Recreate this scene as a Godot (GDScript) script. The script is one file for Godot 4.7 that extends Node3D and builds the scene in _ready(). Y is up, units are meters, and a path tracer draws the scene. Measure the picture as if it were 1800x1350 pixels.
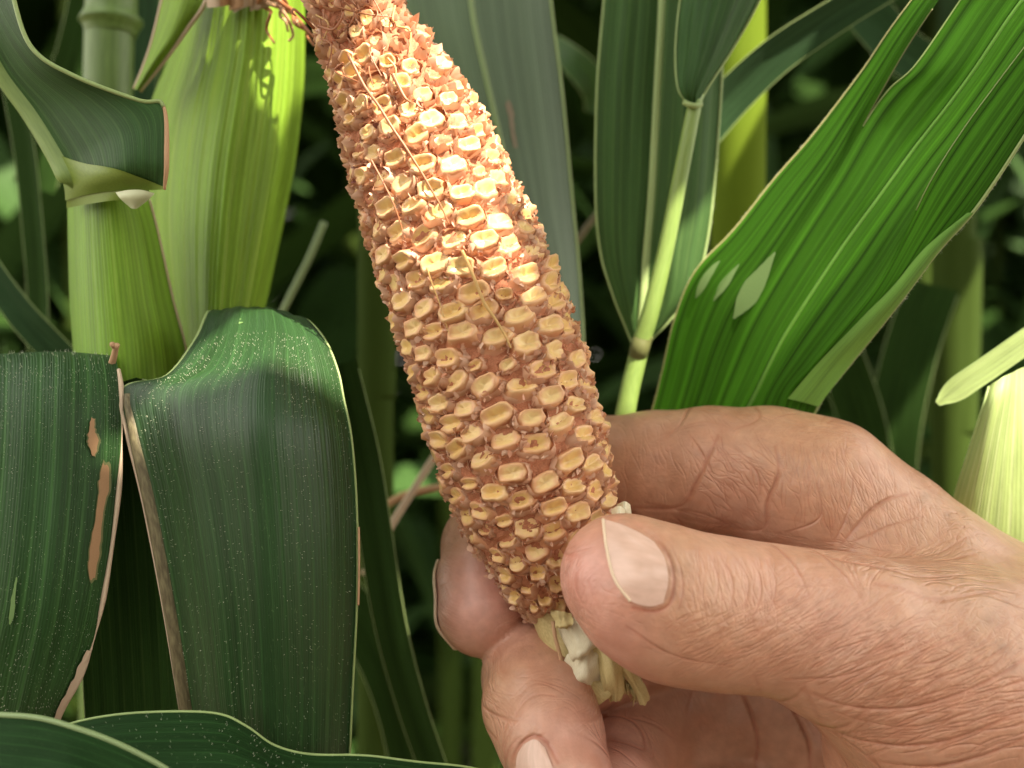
extends Node3D
# A maize field seen from close by: a hand holds up a poorly filled cob in front of leaves, an ear in its husk and dim rows behind.
# Work is done in millimetres round the held cob; P() gives a place from a position on the subject plane and its depth.

const EYE := 0.20774          # camera to the cob's plane, metres
const HEIGHT := 1.2           # the cob is held 1.2 m above the soil

var rng := RandomNumberGenerator.new()
var origin := Vector3.ZERO
var mats := {}
var tex := {}

func _ready():
	rng.seed = 7
	# ---- camera
	var cam := Camera3D.new()
	cam.name = "camera"
	add_child(cam)
	cam.position = Vector3(0, HEIGHT, EYE)
	var lens := CameraAttributesPhysical.new()
	lens.frustum_focal_length = 36.932
	lens.frustum_near = 0.02
	lens.frustum_far = 60.0
	lens.frustum_focus_distance = 0.200
	lens.exposure_aperture = 12.0
	cam.attributes = lens
	cam.current = true
	# ---- sky, sun and exposure
	var sky_material := ProceduralSkyMaterial.new()
	sky_material.sky_top_color = Color(0.84, 0.83, 0.80)
	sky_material.sky_horizon_color = Color(0.95, 0.92, 0.86)
	sky_material.sky_curve = 0.25
	sky_material.ground_bottom_color = Color(0.16, 0.15, 0.12)
	sky_material.ground_horizon_color = Color(0.30, 0.31, 0.26)
	sky_material.sky_energy_multiplier = 1.0
	var env := Environment.new()
	env.background_mode = Environment.BG_SKY
	env.sky = Sky.new()
	env.sky.sky_material = sky_material
	env.tonemap_mode = Environment.TONE_MAPPER_LINEAR
	env.tonemap_exposure = EXPOSURE
	env.sdfgi_enabled = true
	env.ssao_enabled = true
	env.ssil_enabled = true
	var world := WorldEnvironment.new()
	world.name = "daylight"
	world.environment = env
	add_child(world)
	var sun := DirectionalLight3D.new()
	sun.name = "sun"
	sun.light_energy = SUN_ENERGY
	sun.light_color = Color(1.0, 0.95, 0.86)
	sun.light_angular_distance = 0.55
	sun.shadow_enabled = true
	add_child(sun)
	sun.look_at_from_position(SUN * 5.0, Vector3.ZERO, Vector3(0, 0, 1))
	# ---- the place
	make_textures()
	make_ground()
	make_background()
	make_shade_leaves()
	make_left_plant()
	make_left_leaves()
	make_right_leaves()
	make_cob()
	make_hand()

const EXPOSURE := 4.4
const SUN_ENERGY := 1.2
var SUN := Vector3(0.40, 0.80, 0.45).normalized()

# ---------------------------------------------------------------- helpers

func P(x: float, y: float, z := 0.0) -> Vector3:
	var k := (EYE - z * 0.001) / EYE
	return Vector3((x - 900.0) * 0.0001 * k, HEIGHT + (675.0 - y) * 0.0001 * k, z * 0.001)

func pts(text: String) -> Array:                       # "x,y,z x,y,z" -> points
	var a := []
	for w in text.split(" ", false):
		var n := w.split_floats(",")
		a.append(P(n[0], n[1], n[2] if n.size() > 2 else 0.0))
	return a

func grid(text: String) -> Array:                      # rows parted by |
	var a := []
	for row in text.split("|", false):
		a.append(pts(row))
	return a

func lin(r: float, g: float, b: float) -> Color:
	return Color(r, g, b).linear_to_srgb()

func mk(called: String, c: Color, rough := 0.6, o := {}) -> StandardMaterial3D:
	var m := StandardMaterial3D.new()
	m.resource_name = called
	m.albedo_color = c.linear_to_srgb()
	m.roughness = rough
	m.cull_mode = BaseMaterial3D.CULL_DISABLED
	if o.has("back"):
		m.backlight_enabled = true
		m.backlight = o.back
	if o.has("map"):
		m.albedo_texture = o.map
	if o.has("bump"):
		m.heightmap_enabled = true
		m.heightmap_texture = o.bump
		m.heightmap_scale = o.get("relief", 0.02)
	if o.has("scale"):
		m.uv1_scale = o.scale
	if o.has("rim"):
		m.rim_enabled = true
		m.rim = o.rim
		m.rim_tint = 0.5
	if o.has("spec"):
		m.metallic_specular = o.spec
	if o.get("tint", false):
		m.vertex_color_use_as_albedo = true
	mats[called] = m
	return m

var taken := {}
func numbered(called: String) -> String:
	taken[called] = taken.get(called, -1) + 1
	return called if taken[called] == 0 else "%s_%03d" % [called, taken[called]]

func thing(called: String, label: String, category: String, at: Vector3, group := "") -> Node3D:
	var o := Node3D.new()
	o.name = numbered(called)
	add_child(o)
	o.position = at
	origin = at
	o.set_meta("label", label)
	o.set_meta("category", category)
	if group:
		o.set_meta("group", group)
	return o

func obj(called: String, mesh: Mesh, m: Material, parent: Node3D, kind := "") -> MeshInstance3D:
	var o := MeshInstance3D.new()
	o.name = called
	o.mesh = mesh
	o.material_override = m
	parent.add_child(o, true)
	if kind:
		o.set_meta("kind", kind)
	return o

func commit(v: PackedVector3Array, uv: PackedVector2Array, idx: PackedInt32Array, col := PackedColorArray(), shift := true) -> ArrayMesh:
	var a := []
	a.resize(Mesh.ARRAY_MAX)
	if shift and origin != Vector3.ZERO:
		for i in v.size():
			v[i] -= origin
	a[Mesh.ARRAY_VERTEX] = v
	if uv.size():
		a[Mesh.ARRAY_TEX_UV] = uv
	if col.size():
		a[Mesh.ARRAY_COLOR] = col
	a[Mesh.ARRAY_INDEX] = idx
	var st := SurfaceTool.new()
	st.create_from_arrays(a)
	st.generate_normals()
	return st.commit()

func cr(a: Vector3, b: Vector3, c: Vector3, d: Vector3, t: float) -> Vector3:
	return 0.5 * (2.0 * b + (c - a) * t + (2.0 * a - 5.0 * b + 4.0 * c - d) * t * t + (3.0 * b - a - 3.0 * c + d) * t * t * t)

func along(p: Array, t: float) -> Vector3:             # a smooth curve through the points, t from 0 to 1
	var n := p.size() - 1
	var f := clampf(t, 0.0, 1.0) * n
	var i := mini(int(f), n - 1)
	var a: Vector3 = p[i - 1] if i > 0 else 2.0 * p[0] - p[1]
	var d: Vector3 = p[i + 2] if i + 2 <= n else 2.0 * p[n] - p[n - 1]
	return cr(a, p[i], p[i + 1], d, f - i)

func at(g: Array, u: float, v: float) -> Vector3:      # a point of the sheet that goes through a grid of points
	var n := g.size() - 1
	var f := clampf(v, 0.0, 1.0) * n
	var i := mini(int(f), n - 1)
	var b := along(g[i], u)
	var c := along(g[i + 1], u)
	var a: Vector3 = along(g[i - 1], u) if i > 0 else 2.0 * b - c
	var d: Vector3 = along(g[i + 2], u) if i + 2 <= n else 2.0 * c - b
	return cr(a, b, c, d, f - i)

func normal_at(g: Array, u: float, v: float) -> Vector3:
	var e := 0.01
	var n := (at(g, u + e, v) - at(g, u - e, v)).cross(at(g, u, v + e) - at(g, u, v - e)).normalized()
	return n if n.z >= 0 else -n

func sheet(g: Array, nu: int, nv: int, bend = null, u0 := 0.0, u1 := 1.0, v0 := 0.0, v1 := 1.0) -> ArrayMesh:
	# bend(u, v) gives how far the sheet stands out along its normal, in millimetres
	var v := PackedVector3Array()
	var uv := PackedVector2Array()
	var idx := PackedInt32Array()
	for j in nv + 1:
		for i in nu + 1:
			var u := lerpf(u0, u1, float(i) / nu)
			var w := lerpf(v0, v1, float(j) / nv)
			var p := at(g, u, w)
			if bend != null:
				p += normal_at(g, u, w) * 0.001 * float(bend.call(u, w))
			v.append(p)
			uv.append(Vector2(u, w))
	for j in nv:
		for i in nu:
			var a := j * (nu + 1) + i
			idx.append_array(PackedInt32Array([a, a + 1, a + nu + 1, a + 1, a + nu + 2, a + nu + 1]))
	return commit(v, uv, idx)

func tube_into(v: PackedVector3Array, uv: PackedVector2Array, idx: PackedInt32Array, p: Array, radius: Callable, sides: int, steps: int, flat := 1.0) -> void:
	# a tube along a curve; radius(t) in millimetres; flat squeezes it across the view
	var first := v.size()
	for j in steps + 1:
		var t := float(j) / steps
		var c := along(p, t)
		var d := (along(p, t + 0.01) - along(p, t - 0.01)).normalized()
		var n := d.cross(Vector3(0.1, 0.2, 1)).normalized()
		var b := n.cross(d).normalized()
		var r := float(radius.call(t)) * 0.001
		for i in sides + 1:
			var a := TAU * i / sides
			v.append(c + n * cos(a) * r + b * sin(a) * r * flat)
			uv.append(Vector2(float(i) / sides, t))
	for j in steps:
		for i in sides:
			var a := first + j * (sides + 1) + i
			idx.append_array(PackedInt32Array([a, a + sides + 1, a + 1, a + 1, a + sides + 1, a + sides + 2]))

func tube(p: Array, radius: Callable, sides := 10, steps := 24, flat := 1.0) -> ArrayMesh:
	var v := PackedVector3Array()
	var uv := PackedVector2Array()
	var idx := PackedInt32Array()
	tube_into(v, uv, idx, p, radius, sides, steps, flat)
	for end in 2:                                      # close the ends
		var base := 0 if end == 0 else v.size() - sides - 1 - end
		if end == 1:
			base = steps * (sides + 1)
		var c := along(p, float(end))
		v.append(c)
		uv.append(Vector2(0.5, end))
		for i in sides:
			idx.append_array(PackedInt32Array([v.size() - 1, base + i, base + i + 1] if end == 0 else [v.size() - 1, base + i + 1, base + i]))
	return commit(v, uv, idx)

func edge_line(g: Array, u: float, v0 := 0.0, v1 := 1.0, n := 24, lift := 0.0) -> Array:
	var a := []
	for i in n + 1:
		var w := lerpf(v0, v1, float(i) / n)
		a.append(at(g, u, w) + normal_at(g, u, w) * lift * 0.001)
	return a

func margin(g: Array, u: float, r: float, m: Material, parent: Node3D, called := "margin", v0 := 0.0, v1 := 1.0, lift := 0.0) -> MeshInstance3D:
	return obj(called, tube(edge_line(g, u, v0, v1, 30, lift), func(_t): return r, 6, 60), m, parent)

func hairs(g: Array, u: float, n: int, length: float, parent: Node3D, m: Material, v0 := 0.0, v1 := 1.0, away := 1.0) -> void:
	# short bristles along an edge, or over the blade where u is negative
	var v := PackedVector3Array()
	var idx := PackedInt32Array()
	for k in n:
		var w := rng.randf_range(v0, v1)
		var a := u if u >= 0.0 else rng.randf()
		var p := at(g, a, w)
		var out := (at(g, a, w) - at(g, absf(a - 0.06), w)).normalized() * (1.0 if a > 0.5 else 1.0)
		if u == 0.0:
			out = (p - at(g, 0.06, w)).normalized()
		var nn := normal_at(g, a, w)
		if u < 0.0:
			out = nn
		var d := (out * away + nn * rng.randf_range(-0.2, 0.6) + Vector3(rng.randf_range(-0.4, 0.4), rng.randf_range(-0.4, 0.4), 0)).normalized()
		var l := length * rng.randf_range(0.4, 1.0) * 0.001
		var s := d.cross(Vector3(0, 0, 1)).normalized() * 0.000035
		var b := v.size()
		v.append_array(PackedVector3Array([p - s, p + s, p + d * l, p - s + nn * 0.00005, p + s + nn * 0.00005]))
		idx.append_array(PackedInt32Array([b, b + 1, b + 2, b + 3, b + 2, b + 4]))
	obj("bristles", commit(v, PackedVector2Array(), idx), m, parent, "stuff")

# ---------------------------------------------------------------- textures and materials

func from_bytes(w: int, h: int, b: PackedByteArray) -> ImageTexture:
	return ImageTexture.create_from_image(Image.create_from_data(w, h, false, Image.FORMAT_RGB8, b))

func leaf_maps(name: String, base: Color, vein: Color, bands: int, fine: int, specks: int, speck: Color, blotch := 0.25, streak := 0.0) -> void:
	# parallel veins along the blade, uneven tone, pale specks; colours are linear
	var w := 512
	var h := 1024
	var n := FastNoiseLite.new()
	n.seed = hash(name) % 1000
	n.frequency = 0.012
	n.fractal_octaves = 3
	var colors := PackedByteArray()
	colors.resize(w * h * 3)
	var relief := PackedByteArray()
	relief.resize(w * h * 3)
	var tone := PackedFloat32Array()
	var up := PackedFloat32Array()
	var major := PackedFloat32Array()
	for x in w:
		var u := float(x) / w
		var wob := u + 0.004 * sin(u * 40.0) + 0.002 * sin(u * 131.0 + 2.0)
		var f := 0.5 + 0.5 * cos(TAU * wob * fine)
		var m := pow(0.5 + 0.5 * cos(TAU * wob * bands), 14.0)
		tone.append(0.86 + 0.22 * f + 0.12 * n.get_noise_2d(x * 3.0, 900.0) + streak * n.get_noise_2d(x * 1.6, -300.0))
		up.append(0.35 + 0.35 * f - 0.3 * m)
		major.append(m)
	for y in h:
		for x in w:
			var k := tone[x] * (1.0 + blotch * n.get_noise_2d(x * 1.2, y * 0.16) + 0.2 * blotch * n.get_noise_2d(x * 9.0, y * 3.0))
			var m := clampf(major[x] * (0.55 + 0.6 * n.get_noise_2d(x * 0.5, y * 0.3)), 0.0, 1.0)
			var c := Color(maxf(0, base.r * k), maxf(0, base.g * k), maxf(0, base.b * k)).lerp(vein, m).linear_to_srgb()
			var i := (y * w + x) * 3
			colors[i] = int(clampf(c.r, 0, 1) * 255.0)
			colors[i + 1] = int(clampf(c.g, 0, 1) * 255.0)
			colors[i + 2] = int(clampf(c.b, 0, 1) * 255.0)
			var e := int(clampf(up[x] + 0.12 * n.get_noise_2d(x * 6.0, y * 2.0), 0, 1) * 255.0)
			relief[i] = e
			relief[i + 1] = e
			relief[i + 2] = e
	var r := RandomNumberGenerator.new()
	r.seed = hash(name)
	var s := speck.linear_to_srgb()
	for k in specks:
		var x := r.randi_range(2, w - 12)
		var y := r.randi_range(2, h - 12)
		if n.get_noise_2d(x * 1.5 + 77.0, y * 0.35) + r.randf_range(-0.35, 0.35) < -0.05:
			continue
		var dx := r.randf_range(-1.0, 1.0)
		var dy := r.randf_range(-0.4, 1.0)
		var share := r.randf_range(0.08, 0.55)
		for q in r.randi_range(1, 8):
			var i := (clampi(y + int(q * dy * 1.6), 0, h - 1) * w + clampi(x + int(q * dx), 0, w - 1)) * 3
			colors[i] = int(lerpf(colors[i], s.r * 255.0, share))
			colors[i + 1] = int(lerpf(colors[i + 1], s.g * 255.0, share))
			colors[i + 2] = int(lerpf(colors[i + 2], s.b * 255.0, share))
	tex[name] = from_bytes(w, h, colors)
	tex[name + "_relief"] = from_bytes(w, h, relief)

func leaf_mat(called: String, set_name: String, rough: float, back: float, relief := 0.012, tint := Color(1, 1, 1), scale := Vector3(1, 1, 1), spec := 0.5) -> StandardMaterial3D:
	return mk(called, tint, rough, {"map": tex[set_name], "bump": tex[set_name + "_relief"], "relief": relief, "back": Color(back, back, back), "scale": scale, "spec": spec})

func noise_tex(freq: float, seed_: int, a: Color, b: Color, octaves := 4, kind := FastNoiseLite.TYPE_SIMPLEX_SMOOTH, size := 512) -> NoiseTexture2D:
	var t := NoiseTexture2D.new()
	var n := FastNoiseLite.new()
	n.noise_type = kind
	n.seed = seed_
	n.frequency = freq
	n.fractal_octaves = octaves
	t.noise = n
	t.width = size
	t.height = size
	t.seamless = true
	var ramp := Gradient.new()
	ramp.set_color(0, a.linear_to_srgb())
	ramp.set_color(1, b.linear_to_srgb())
	t.color_ramp = ramp
	return t

func make_textures() -> void:
	leaf_maps("dusty", Color(0.022, 0.062, 0.024), Color(0.050, 0.125, 0.050), 11, 60, 3000, Color(0.30, 0.36, 0.27), 0.35)
	leaf_maps("glossy", Color(0.018, 0.050, 0.022), Color(0.032, 0.088, 0.038), 15, 84, 2400, Color(0.22, 0.27, 0.22), 0.3)
	leaf_maps("bright", Color(0.085, 0.235, 0.022), Color(0.12, 0.33, 0.03), 13, 70, 260, Color(0.30, 0.45, 0.12), 0.35, 1.0)
	leaf_maps("plain", Color(0.040, 0.098, 0.036), Color(0.075, 0.15, 0.06), 13, 56, 900, Color(0.2, 0.26, 0.19), 0.3, 0.3)
	leaf_maps("husk", Color(0.27, 0.40, 0.085), Color(0.40, 0.52, 0.16), 13, 40, 500, Color(0.45, 0.42, 0.2), 0.25, 0.3)
	leaf_maps("grey", Color(0.112, 0.165, 0.098), Color(0.14, 0.20, 0.12), 13, 56, 300, Color(0.25, 0.3, 0.22), 0.2, 0.0)
	leaf_mat("dusty leaf", "dusty", 0.5, 0.35, 0.014, Color(1.0, 1.04, 0.68), Vector3(1, 1, 1), 0.35)
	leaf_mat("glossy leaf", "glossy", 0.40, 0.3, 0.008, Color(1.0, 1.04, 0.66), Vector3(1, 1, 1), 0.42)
	leaf_mat("deep leaf", "glossy", 0.5, 0.3, 0.012, Color(0.9, 0.95, 0.6), Vector3(1, 1, 1), 0.3)
	leaf_mat("bright leaf", "bright", 0.6, 1.0, 0.012, Color(0.55, 0.66, 0.42), Vector3(1, 1, 1), 0.3)
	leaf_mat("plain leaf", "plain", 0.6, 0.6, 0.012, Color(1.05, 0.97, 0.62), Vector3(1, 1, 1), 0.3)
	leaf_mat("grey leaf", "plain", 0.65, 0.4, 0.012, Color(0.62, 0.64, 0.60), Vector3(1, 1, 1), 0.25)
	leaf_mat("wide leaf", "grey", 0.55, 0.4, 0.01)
	leaf_mat("dark leaf", "plain", 0.75, 0.4, 0.01, Color(0.48, 0.45, 0.25), Vector3(1, 1, 1), 0.12)  # plain leaf darkened: deep shade of the rows put into the colour
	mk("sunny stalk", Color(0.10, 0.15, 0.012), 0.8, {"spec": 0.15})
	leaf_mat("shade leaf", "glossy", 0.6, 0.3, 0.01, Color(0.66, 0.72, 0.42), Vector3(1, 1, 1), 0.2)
	mk("dark stalk", Color(0.035, 0.058, 0.010), 0.75, {"spec": 0.15})  # stalk green darkened to carry the shade of the rows
	mk("collar", Color(0.20, 0.29, 0.04), 0.45, {"back": Color(0.4, 0.4, 0.4), "map": noise_tex(0.02, 15, Color(0.75, 0.8, 0.7), Color(1, 1, 1)), "scale": Vector3(4, 1, 1)})
	leaf_mat("fresh leaf", "plain", 0.5, 0.7, 0.012, Color(0.95, 1.0, 0.5))
	leaf_mat("fold leaf", "plain", 0.55, 0.3, 0.01, Color(0.78, 0.84, 0.58), Vector3(1, 1, 1), 0.3)
	mk("bright midrib", Color(0.13, 0.34, 0.03), 0.5, {"back": Color(0.8, 0.8, 0.8)})  # glow of light through the leaf put into the midrib colour
	leaf_mat("curl", "husk", 0.6, 0.5, 0.012, Color(0.60, 0.92, 0.62))
	leaf_mat("pale leaf", "husk", 0.5, 0.6, 0.012, Color(1.2, 1.05, 1.7))
	mk("scar halo", Color(0.13, 0.14, 0.045), 0.6)
	leaf_mat("husk", "husk", 0.5, 0.4, 0.02, Color(0.66, 0.76, 0.30), Vector3(1, 1, 1), 0.3)
	leaf_mat("sheath", "husk", 0.5, 0.4, 0.012, Color(0.58, 0.72, 0.30), Vector3(1, 1, 1), 0.3)
	mk("cream margin", Color(0.52, 0.50, 0.22), 0.5, {"back": Color(0.4, 0.4, 0.4)})
	mk("margin", Color(0.30, 0.40, 0.15), 0.5, {"back": Color(0.4, 0.4, 0.4)})
	mk("dry margin", Color(0.55, 0.42, 0.30), 0.7)
	mk("tan", Color(0.50, 0.30, 0.17), 0.75)
	mk("scar", Color(0.46, 0.26, 0.13), 0.75, {"map": noise_tex(0.05, 3, Color(0.6, 0.6, 0.6), Color(1, 1, 1)), "scale": Vector3(2, 2, 2)})
	mk("faint scar", Color(0.24, 0.19, 0.13), 0.7)
	mk("pale scar", Color(0.16, 0.27, 0.085), 0.7, {"map": noise_tex(0.08, 5, Color(0.6, 0.65, 0.6), Color(1, 1, 1))})
	mk("midrib", Color(0.22, 0.30, 0.13), 0.45, {"back": Color(0.3, 0.3, 0.3)})
	mk("brown midrib", Color(0.21, 0.18, 0.10), 0.6, {"map": noise_tex(0.02, 9, Color(0.3, 0.26, 0.2), Color(1, 1, 0.9), 5), "scale": Vector3(1, 3, 1)})
	mk("bristle", Color(0.55, 0.56, 0.42), 0.6, {"back": Color(0.5, 0.5, 0.5)})
	mk("ligule", Color(0.62, 0.66, 0.42), 0.5, {"back": Color(0.6, 0.6, 0.6)})
	mk("stalk", Color(0.14, 0.22, 0.05), 0.45, {"map": noise_tex(0.02, 12, Color(0.55, 0.6, 0.5), Color(1, 1, 1)), "scale": Vector3(3, 1, 1)})
	mk("fresh stem", Color(0.25, 0.36, 0.09), 0.42, {"back": Color(0.3, 0.3, 0.3), "map": noise_tex(0.02, 13, Color(0.7, 0.75, 0.7), Color(1, 1, 1)), "scale": Vector3(3, 1, 1)})
	mk("silk", Color(0.36, 0.13, 0.05), 0.4, {"back": Color(0.4, 0.4, 0.4)})
	mk("pale silk", Color(0.58, 0.36, 0.13), 0.4, {"back": Color(0.4, 0.4, 0.4)})
	mk("soil", Color(0.10, 0.065, 0.042), 0.95, {"map": noise_tex(0.03, 20, Color(0.45, 0.42, 0.4), Color(1, 1, 1), 6), "scale": Vector3(60, 60, 60)})

# ---------------------------------------------------------------- ground and rows behind

func make_ground() -> void:
	origin = Vector3.ZERO
	var g := PlaneMesh.new()
	g.size = Vector2(120, 120)
	var o := obj("ground", g, mats["soil"], self)
	o.set_meta("kind", "structure")
	o.set_meta("label", "brown bare soil between the rows of maize")

func blade_grid(base: Vector3, heading: float, length: float, width: float, rise: float, droop: float, twist: float, r: RandomNumberGenerator) -> Array:
	# an arching leaf: it rises from the stalk at the angle rise, then droops
	var g := []
	var p := base
	var n := 9
	var dir := Vector3(cos(heading), 0, sin(heading))
	for j in n + 1:
		var t := float(j) / n
		var a := rise - droop * pow(t, 1.5)
		var ahead := dir * cos(a) + Vector3.UP * sin(a)
		var side := dir.cross(Vector3.UP).normalized().rotated(ahead, twist * t + 0.15 * sin(t * 9.0 + heading))
		var face := side.cross(ahead).normalized()
		var w := width * 0.5 * minf(1.0, 0.42 + t * 2.6) * pow(maxf(0.0, 1.0 - pow(t, 2.6)), 0.8) + 0.0008
		var row := []
		for i in 5:
			var s := (i - 2) / 2.0
			row.append(p + side * s * w + face * (absf(s) * w * 0.32 + 0.004 * sin(t * 21.0 + s * 2.0) * absf(s)))
		g.append(row)
		p += ahead * length / n
	return g

func corn_plant(height: float, seed_: int) -> Node3D:
	var r := RandomNumberGenerator.new()
	r.seed = seed_
	origin = Vector3.ZERO
	var o := Node3D.new()
	var lean := Vector3(r.randf_range(-0.05, 0.05), 0, r.randf_range(-0.05, 0.05))
	var line := []
	for i in 6:
		line.append(Vector3(0, height * i / 5.0, 0) + lean * pow(i / 5.0, 2.0))
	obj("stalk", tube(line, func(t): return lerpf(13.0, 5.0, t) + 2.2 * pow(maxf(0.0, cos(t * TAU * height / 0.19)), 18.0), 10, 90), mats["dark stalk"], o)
	var turn := r.randf() * TAU
	var k := 0
	var y := 0.28
	while y < height - 0.12:
		var head := turn + PI * k + r.randf_range(-0.4, 0.4)
		var g := blade_grid(along(line, y / height), head, r.randf_range(0.5, 0.8), r.randf_range(0.07, 0.095), r.randf_range(0.75, 1.2), r.randf_range(1.2, 2.6), r.randf_range(-0.9, 0.9), r)
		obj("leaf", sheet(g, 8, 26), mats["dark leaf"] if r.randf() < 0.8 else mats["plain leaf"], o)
		y += r.randf_range(0.13, 0.2)
		k += 1
	return o

func joined(o: Node3D) -> ArrayMesh:
	var st := {}
	for c in o.get_children():
		var m: Material = c.material_override
		if not st.has(m):
			st[m] = SurfaceTool.new()
			st[m].begin(Mesh.PRIMITIVE_TRIANGLES)
		st[m].append_from(c.mesh, 0, Transform3D())
	var out := ArrayMesh.new()
	for m in st:
		st[m].set_material(m)
		st[m].commit(out)
	return out

func make_background() -> void:
	var kinds := []
	for k in 6:
		kinds.append(corn_plant([2.5, 2.3, 2.6, 2.2, 2.45, 2.35][k], 40 + k))
	var r := RandomNumberGenerator.new()
	r.seed = 11
	var first := {}
	for row in 4:
		for i in 11:
			var z := -0.78 - row * 0.38 + r.randf_range(-0.06, 0.06)
			var x := (i - 5) * (0.17 + 0.04 * row) + r.randf_range(-0.05, 0.05)
			var k := r.randi() % kinds.size()
			var o: Node3D = kinds[k] if not first.has(k) else kinds[k].duplicate()
			first[k] = true
			o.name = numbered("corn_plant")
			add_child(o)
			o.position = Vector3(x, 0, z)
			o.rotation.y = r.randf() * TAU
			o.set_meta("label", "dim blurred corn plant in the shaded rows behind the hand")
			o.set_meta("category", "corn plant")
			o.set_meta("group", "corn plants in the dark rows behind")
	# the rows farther in read as one dark mass
	for k in 3:
		var mm := MultiMesh.new()
		mm.transform_format = MultiMesh.TRANSFORM_3D
		mm.mesh = joined(kinds[k])
		mm.instance_count = 171
		for i in 171:
			var z := -2.2 - 0.35 * (i % 10) + r.randf_range(-0.1, 0.1)
			var x := (i / 10 - 7.0) * (0.32 + 0.05 * (i % 10)) + r.randf_range(-0.2, 0.2)
			if i >= 150:                               # the rows on the other sides of the path
				var j := i - 150
				z = 2.2 + 0.4 * (j % 3) + r.randf_range(-0.1, 0.1)
				x = (j / 3 - 3.0) * 0.6 + r.randf_range(-0.2, 0.2)
			mm.set_instance_transform(i, Transform3D(Basis(Vector3.UP, r.randf() * TAU), Vector3(x, 0, z)))
		var o := MultiMeshInstance3D.new()
		o.name = numbered("corn_rows")
		o.multimesh = mm
		o.set_meta("kind", "stuff")
		o.set_meta("label", "dark mass of far corn rows closing the view")
		o.set_meta("category", "corn")
		add_child(o)
	# plants added just outside the picture so that their upper leaves darken the row
	for q in [[0.36, -0.30], [-0.38, -0.26], [0.50, -0.62], [-0.52, -0.6], [0.95, -0.65], [-0.85, -0.35], [-0.02, -0.62], [-0.8, 0.15]]:
		var o := shade_plant(60 + int(q[0] * 100.0), Vector3(q[0], 0, q[1]))
		o.set_meta("label", "added tall corn plant beside the row, its top leaves put there to shade the field")
		o.set_meta("category", "corn plant")
		o.set_meta("group", "added corn plants roofing the row for shade")

func shade_plant(seed_: int, where: Vector3) -> Node3D:
	var r := RandomNumberGenerator.new()
	r.seed = seed_
	var o := Node3D.new()
	o.name = numbered("corn_plant")
	add_child(o)
	o.position = where
	origin = Vector3.ZERO
	var line := [Vector3.ZERO, Vector3(0, 0.8, 0), Vector3(0.01, 1.6, 0), Vector3(0.02, 2.5, 0)]
	obj("stalk", tube(line, func(t): return lerpf(13.0, 5.0, t) + 2.2 * pow(maxf(0.0, cos(t * TAU * 2.5 / 0.19)), 18.0), 10, 90), mats["dark stalk"], o)
	for k in 9:
		var y := 1.55 + 0.1 * k
		var g := blade_grid(Vector3(0.01, y, 0), PI * (1.0 + r.randf()), r.randf_range(0.6, 0.85), r.randf_range(0.085, 0.11), r.randf_range(0.6, 1.0), r.randf_range(0.9, 1.5), r.randf_range(-0.5, 0.5), r)
		obj("leaf", sheet(g, 6, 20), mats["plain leaf"], o)
	return o

func above(text: String) -> Array:
	# added leaves that hang unseen over the scene, given by where along the sun's rays their middle line would come down on the level of the cob's middle, in millimetres
	var a := []
	for w in text.split(" "):
		var q := w.split_floats(",")
		var h: float = q[2]
		a.append(Vector3(q[0] + SUN.x / SUN.y * h, HEIGHT * 1000.0 + h, q[1] + SUN.z / SUN.y * h) * 0.001)
	return a

func flat_strip(line: Array, width) -> Array:
	var g := []
	for j in 17:
		var t := j / 16.0
		var c := along(line, t)
		var d := (along(line, t + 0.02) - along(line, t - 0.02)).normalized()
		var side := d.cross(Vector3.UP).normalized()
		var w: float = width.call(t) * 0.0005
		var row := []
		for i in 5:
			var k := (i - 2) / 2.0
			row.append(c + side * k * w + Vector3.UP * absf(k) * w * 0.2)
		g.append(row)
	return g

func make_shade_leaves() -> void:
	# leaves added out of view, shaped so the sun comes through between them
	var full := func(w: float, taper: float): return func(t): return w * (1.0 - 0.2 * t) * smoothstep(1.02, taper, t) + 2.0
	var a := [["added unseen broad corn leaf shading the hand from the right", "420,40,560 250,46,530 100,48,490 0,54,460 -60,62,440 -150,80,410", 104.0],
		["second added unseen corn leaf overhead, in front of the first", "420,130,360 250,128,330 80,132,300 -60,140,280 -180,150,260", 104.0],
		["added unseen corn leaf overhead whose tip shades the knuckles", "420,90,300 240,70,280 150,42,265 105,22,255 78,10,250 50,-1,248 25,-4,247 4,-7,246 -18,-8,245", 48.0],
		["added unseen slender corn leaf overhead shading across the ear", "-40,-260,300 -35,-170,280 -28,-110,260 -38,-70,252 -62,-54,248 -90,-42,246", 36.0, 0.9],
		["added unseen corn leaf overhead on the left shading the folded blade", "-60,330,300 -100,180,280 -112,60,265 -100,8,255 -90,-22,252 -124,-50,250 -142,-110,250 -150,-260,260", 84.0],
		["added unseen corn leaf overhead shading the wide leaf behind the cob", "-60,-520,330 -46,-320,290 -36,-180,260 -30,-100,250 -14,-27,245", 108.0, 0.95],
		["added unseen corn leaf overhead shading the gap at the right", "70,-560,330 82,-330,290 86,-200,260 80,-120,250 78,-72,245", 106.0, 0.93],
		["added unseen corn leaf overhead for shade farther to the left", "-260,300,320 -240,150,300 -225,0,280 -220,-160,280 -230,-320,280", 110.0]]
	for q in a:
		var line := above(q[1])
		var o := thing("corn_leaf", q[0], "leaf", line[0])
		var g := flat_strip(line, full.call(q[2], q[3] if q.size() > 3 else 0.8))
		obj("blade", sheet(g, 12, 50), mats["plain leaf"], o)
		obj("midrib", tube(edge_line(g, 0.5, 0.0, 0.95), func(t): return 1.6 - t, 8, 30, 0.5), mats["midrib"], o)

# ---------------------------------------------------------------- the plant on the left: sheath, blade, ear in its husk

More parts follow.
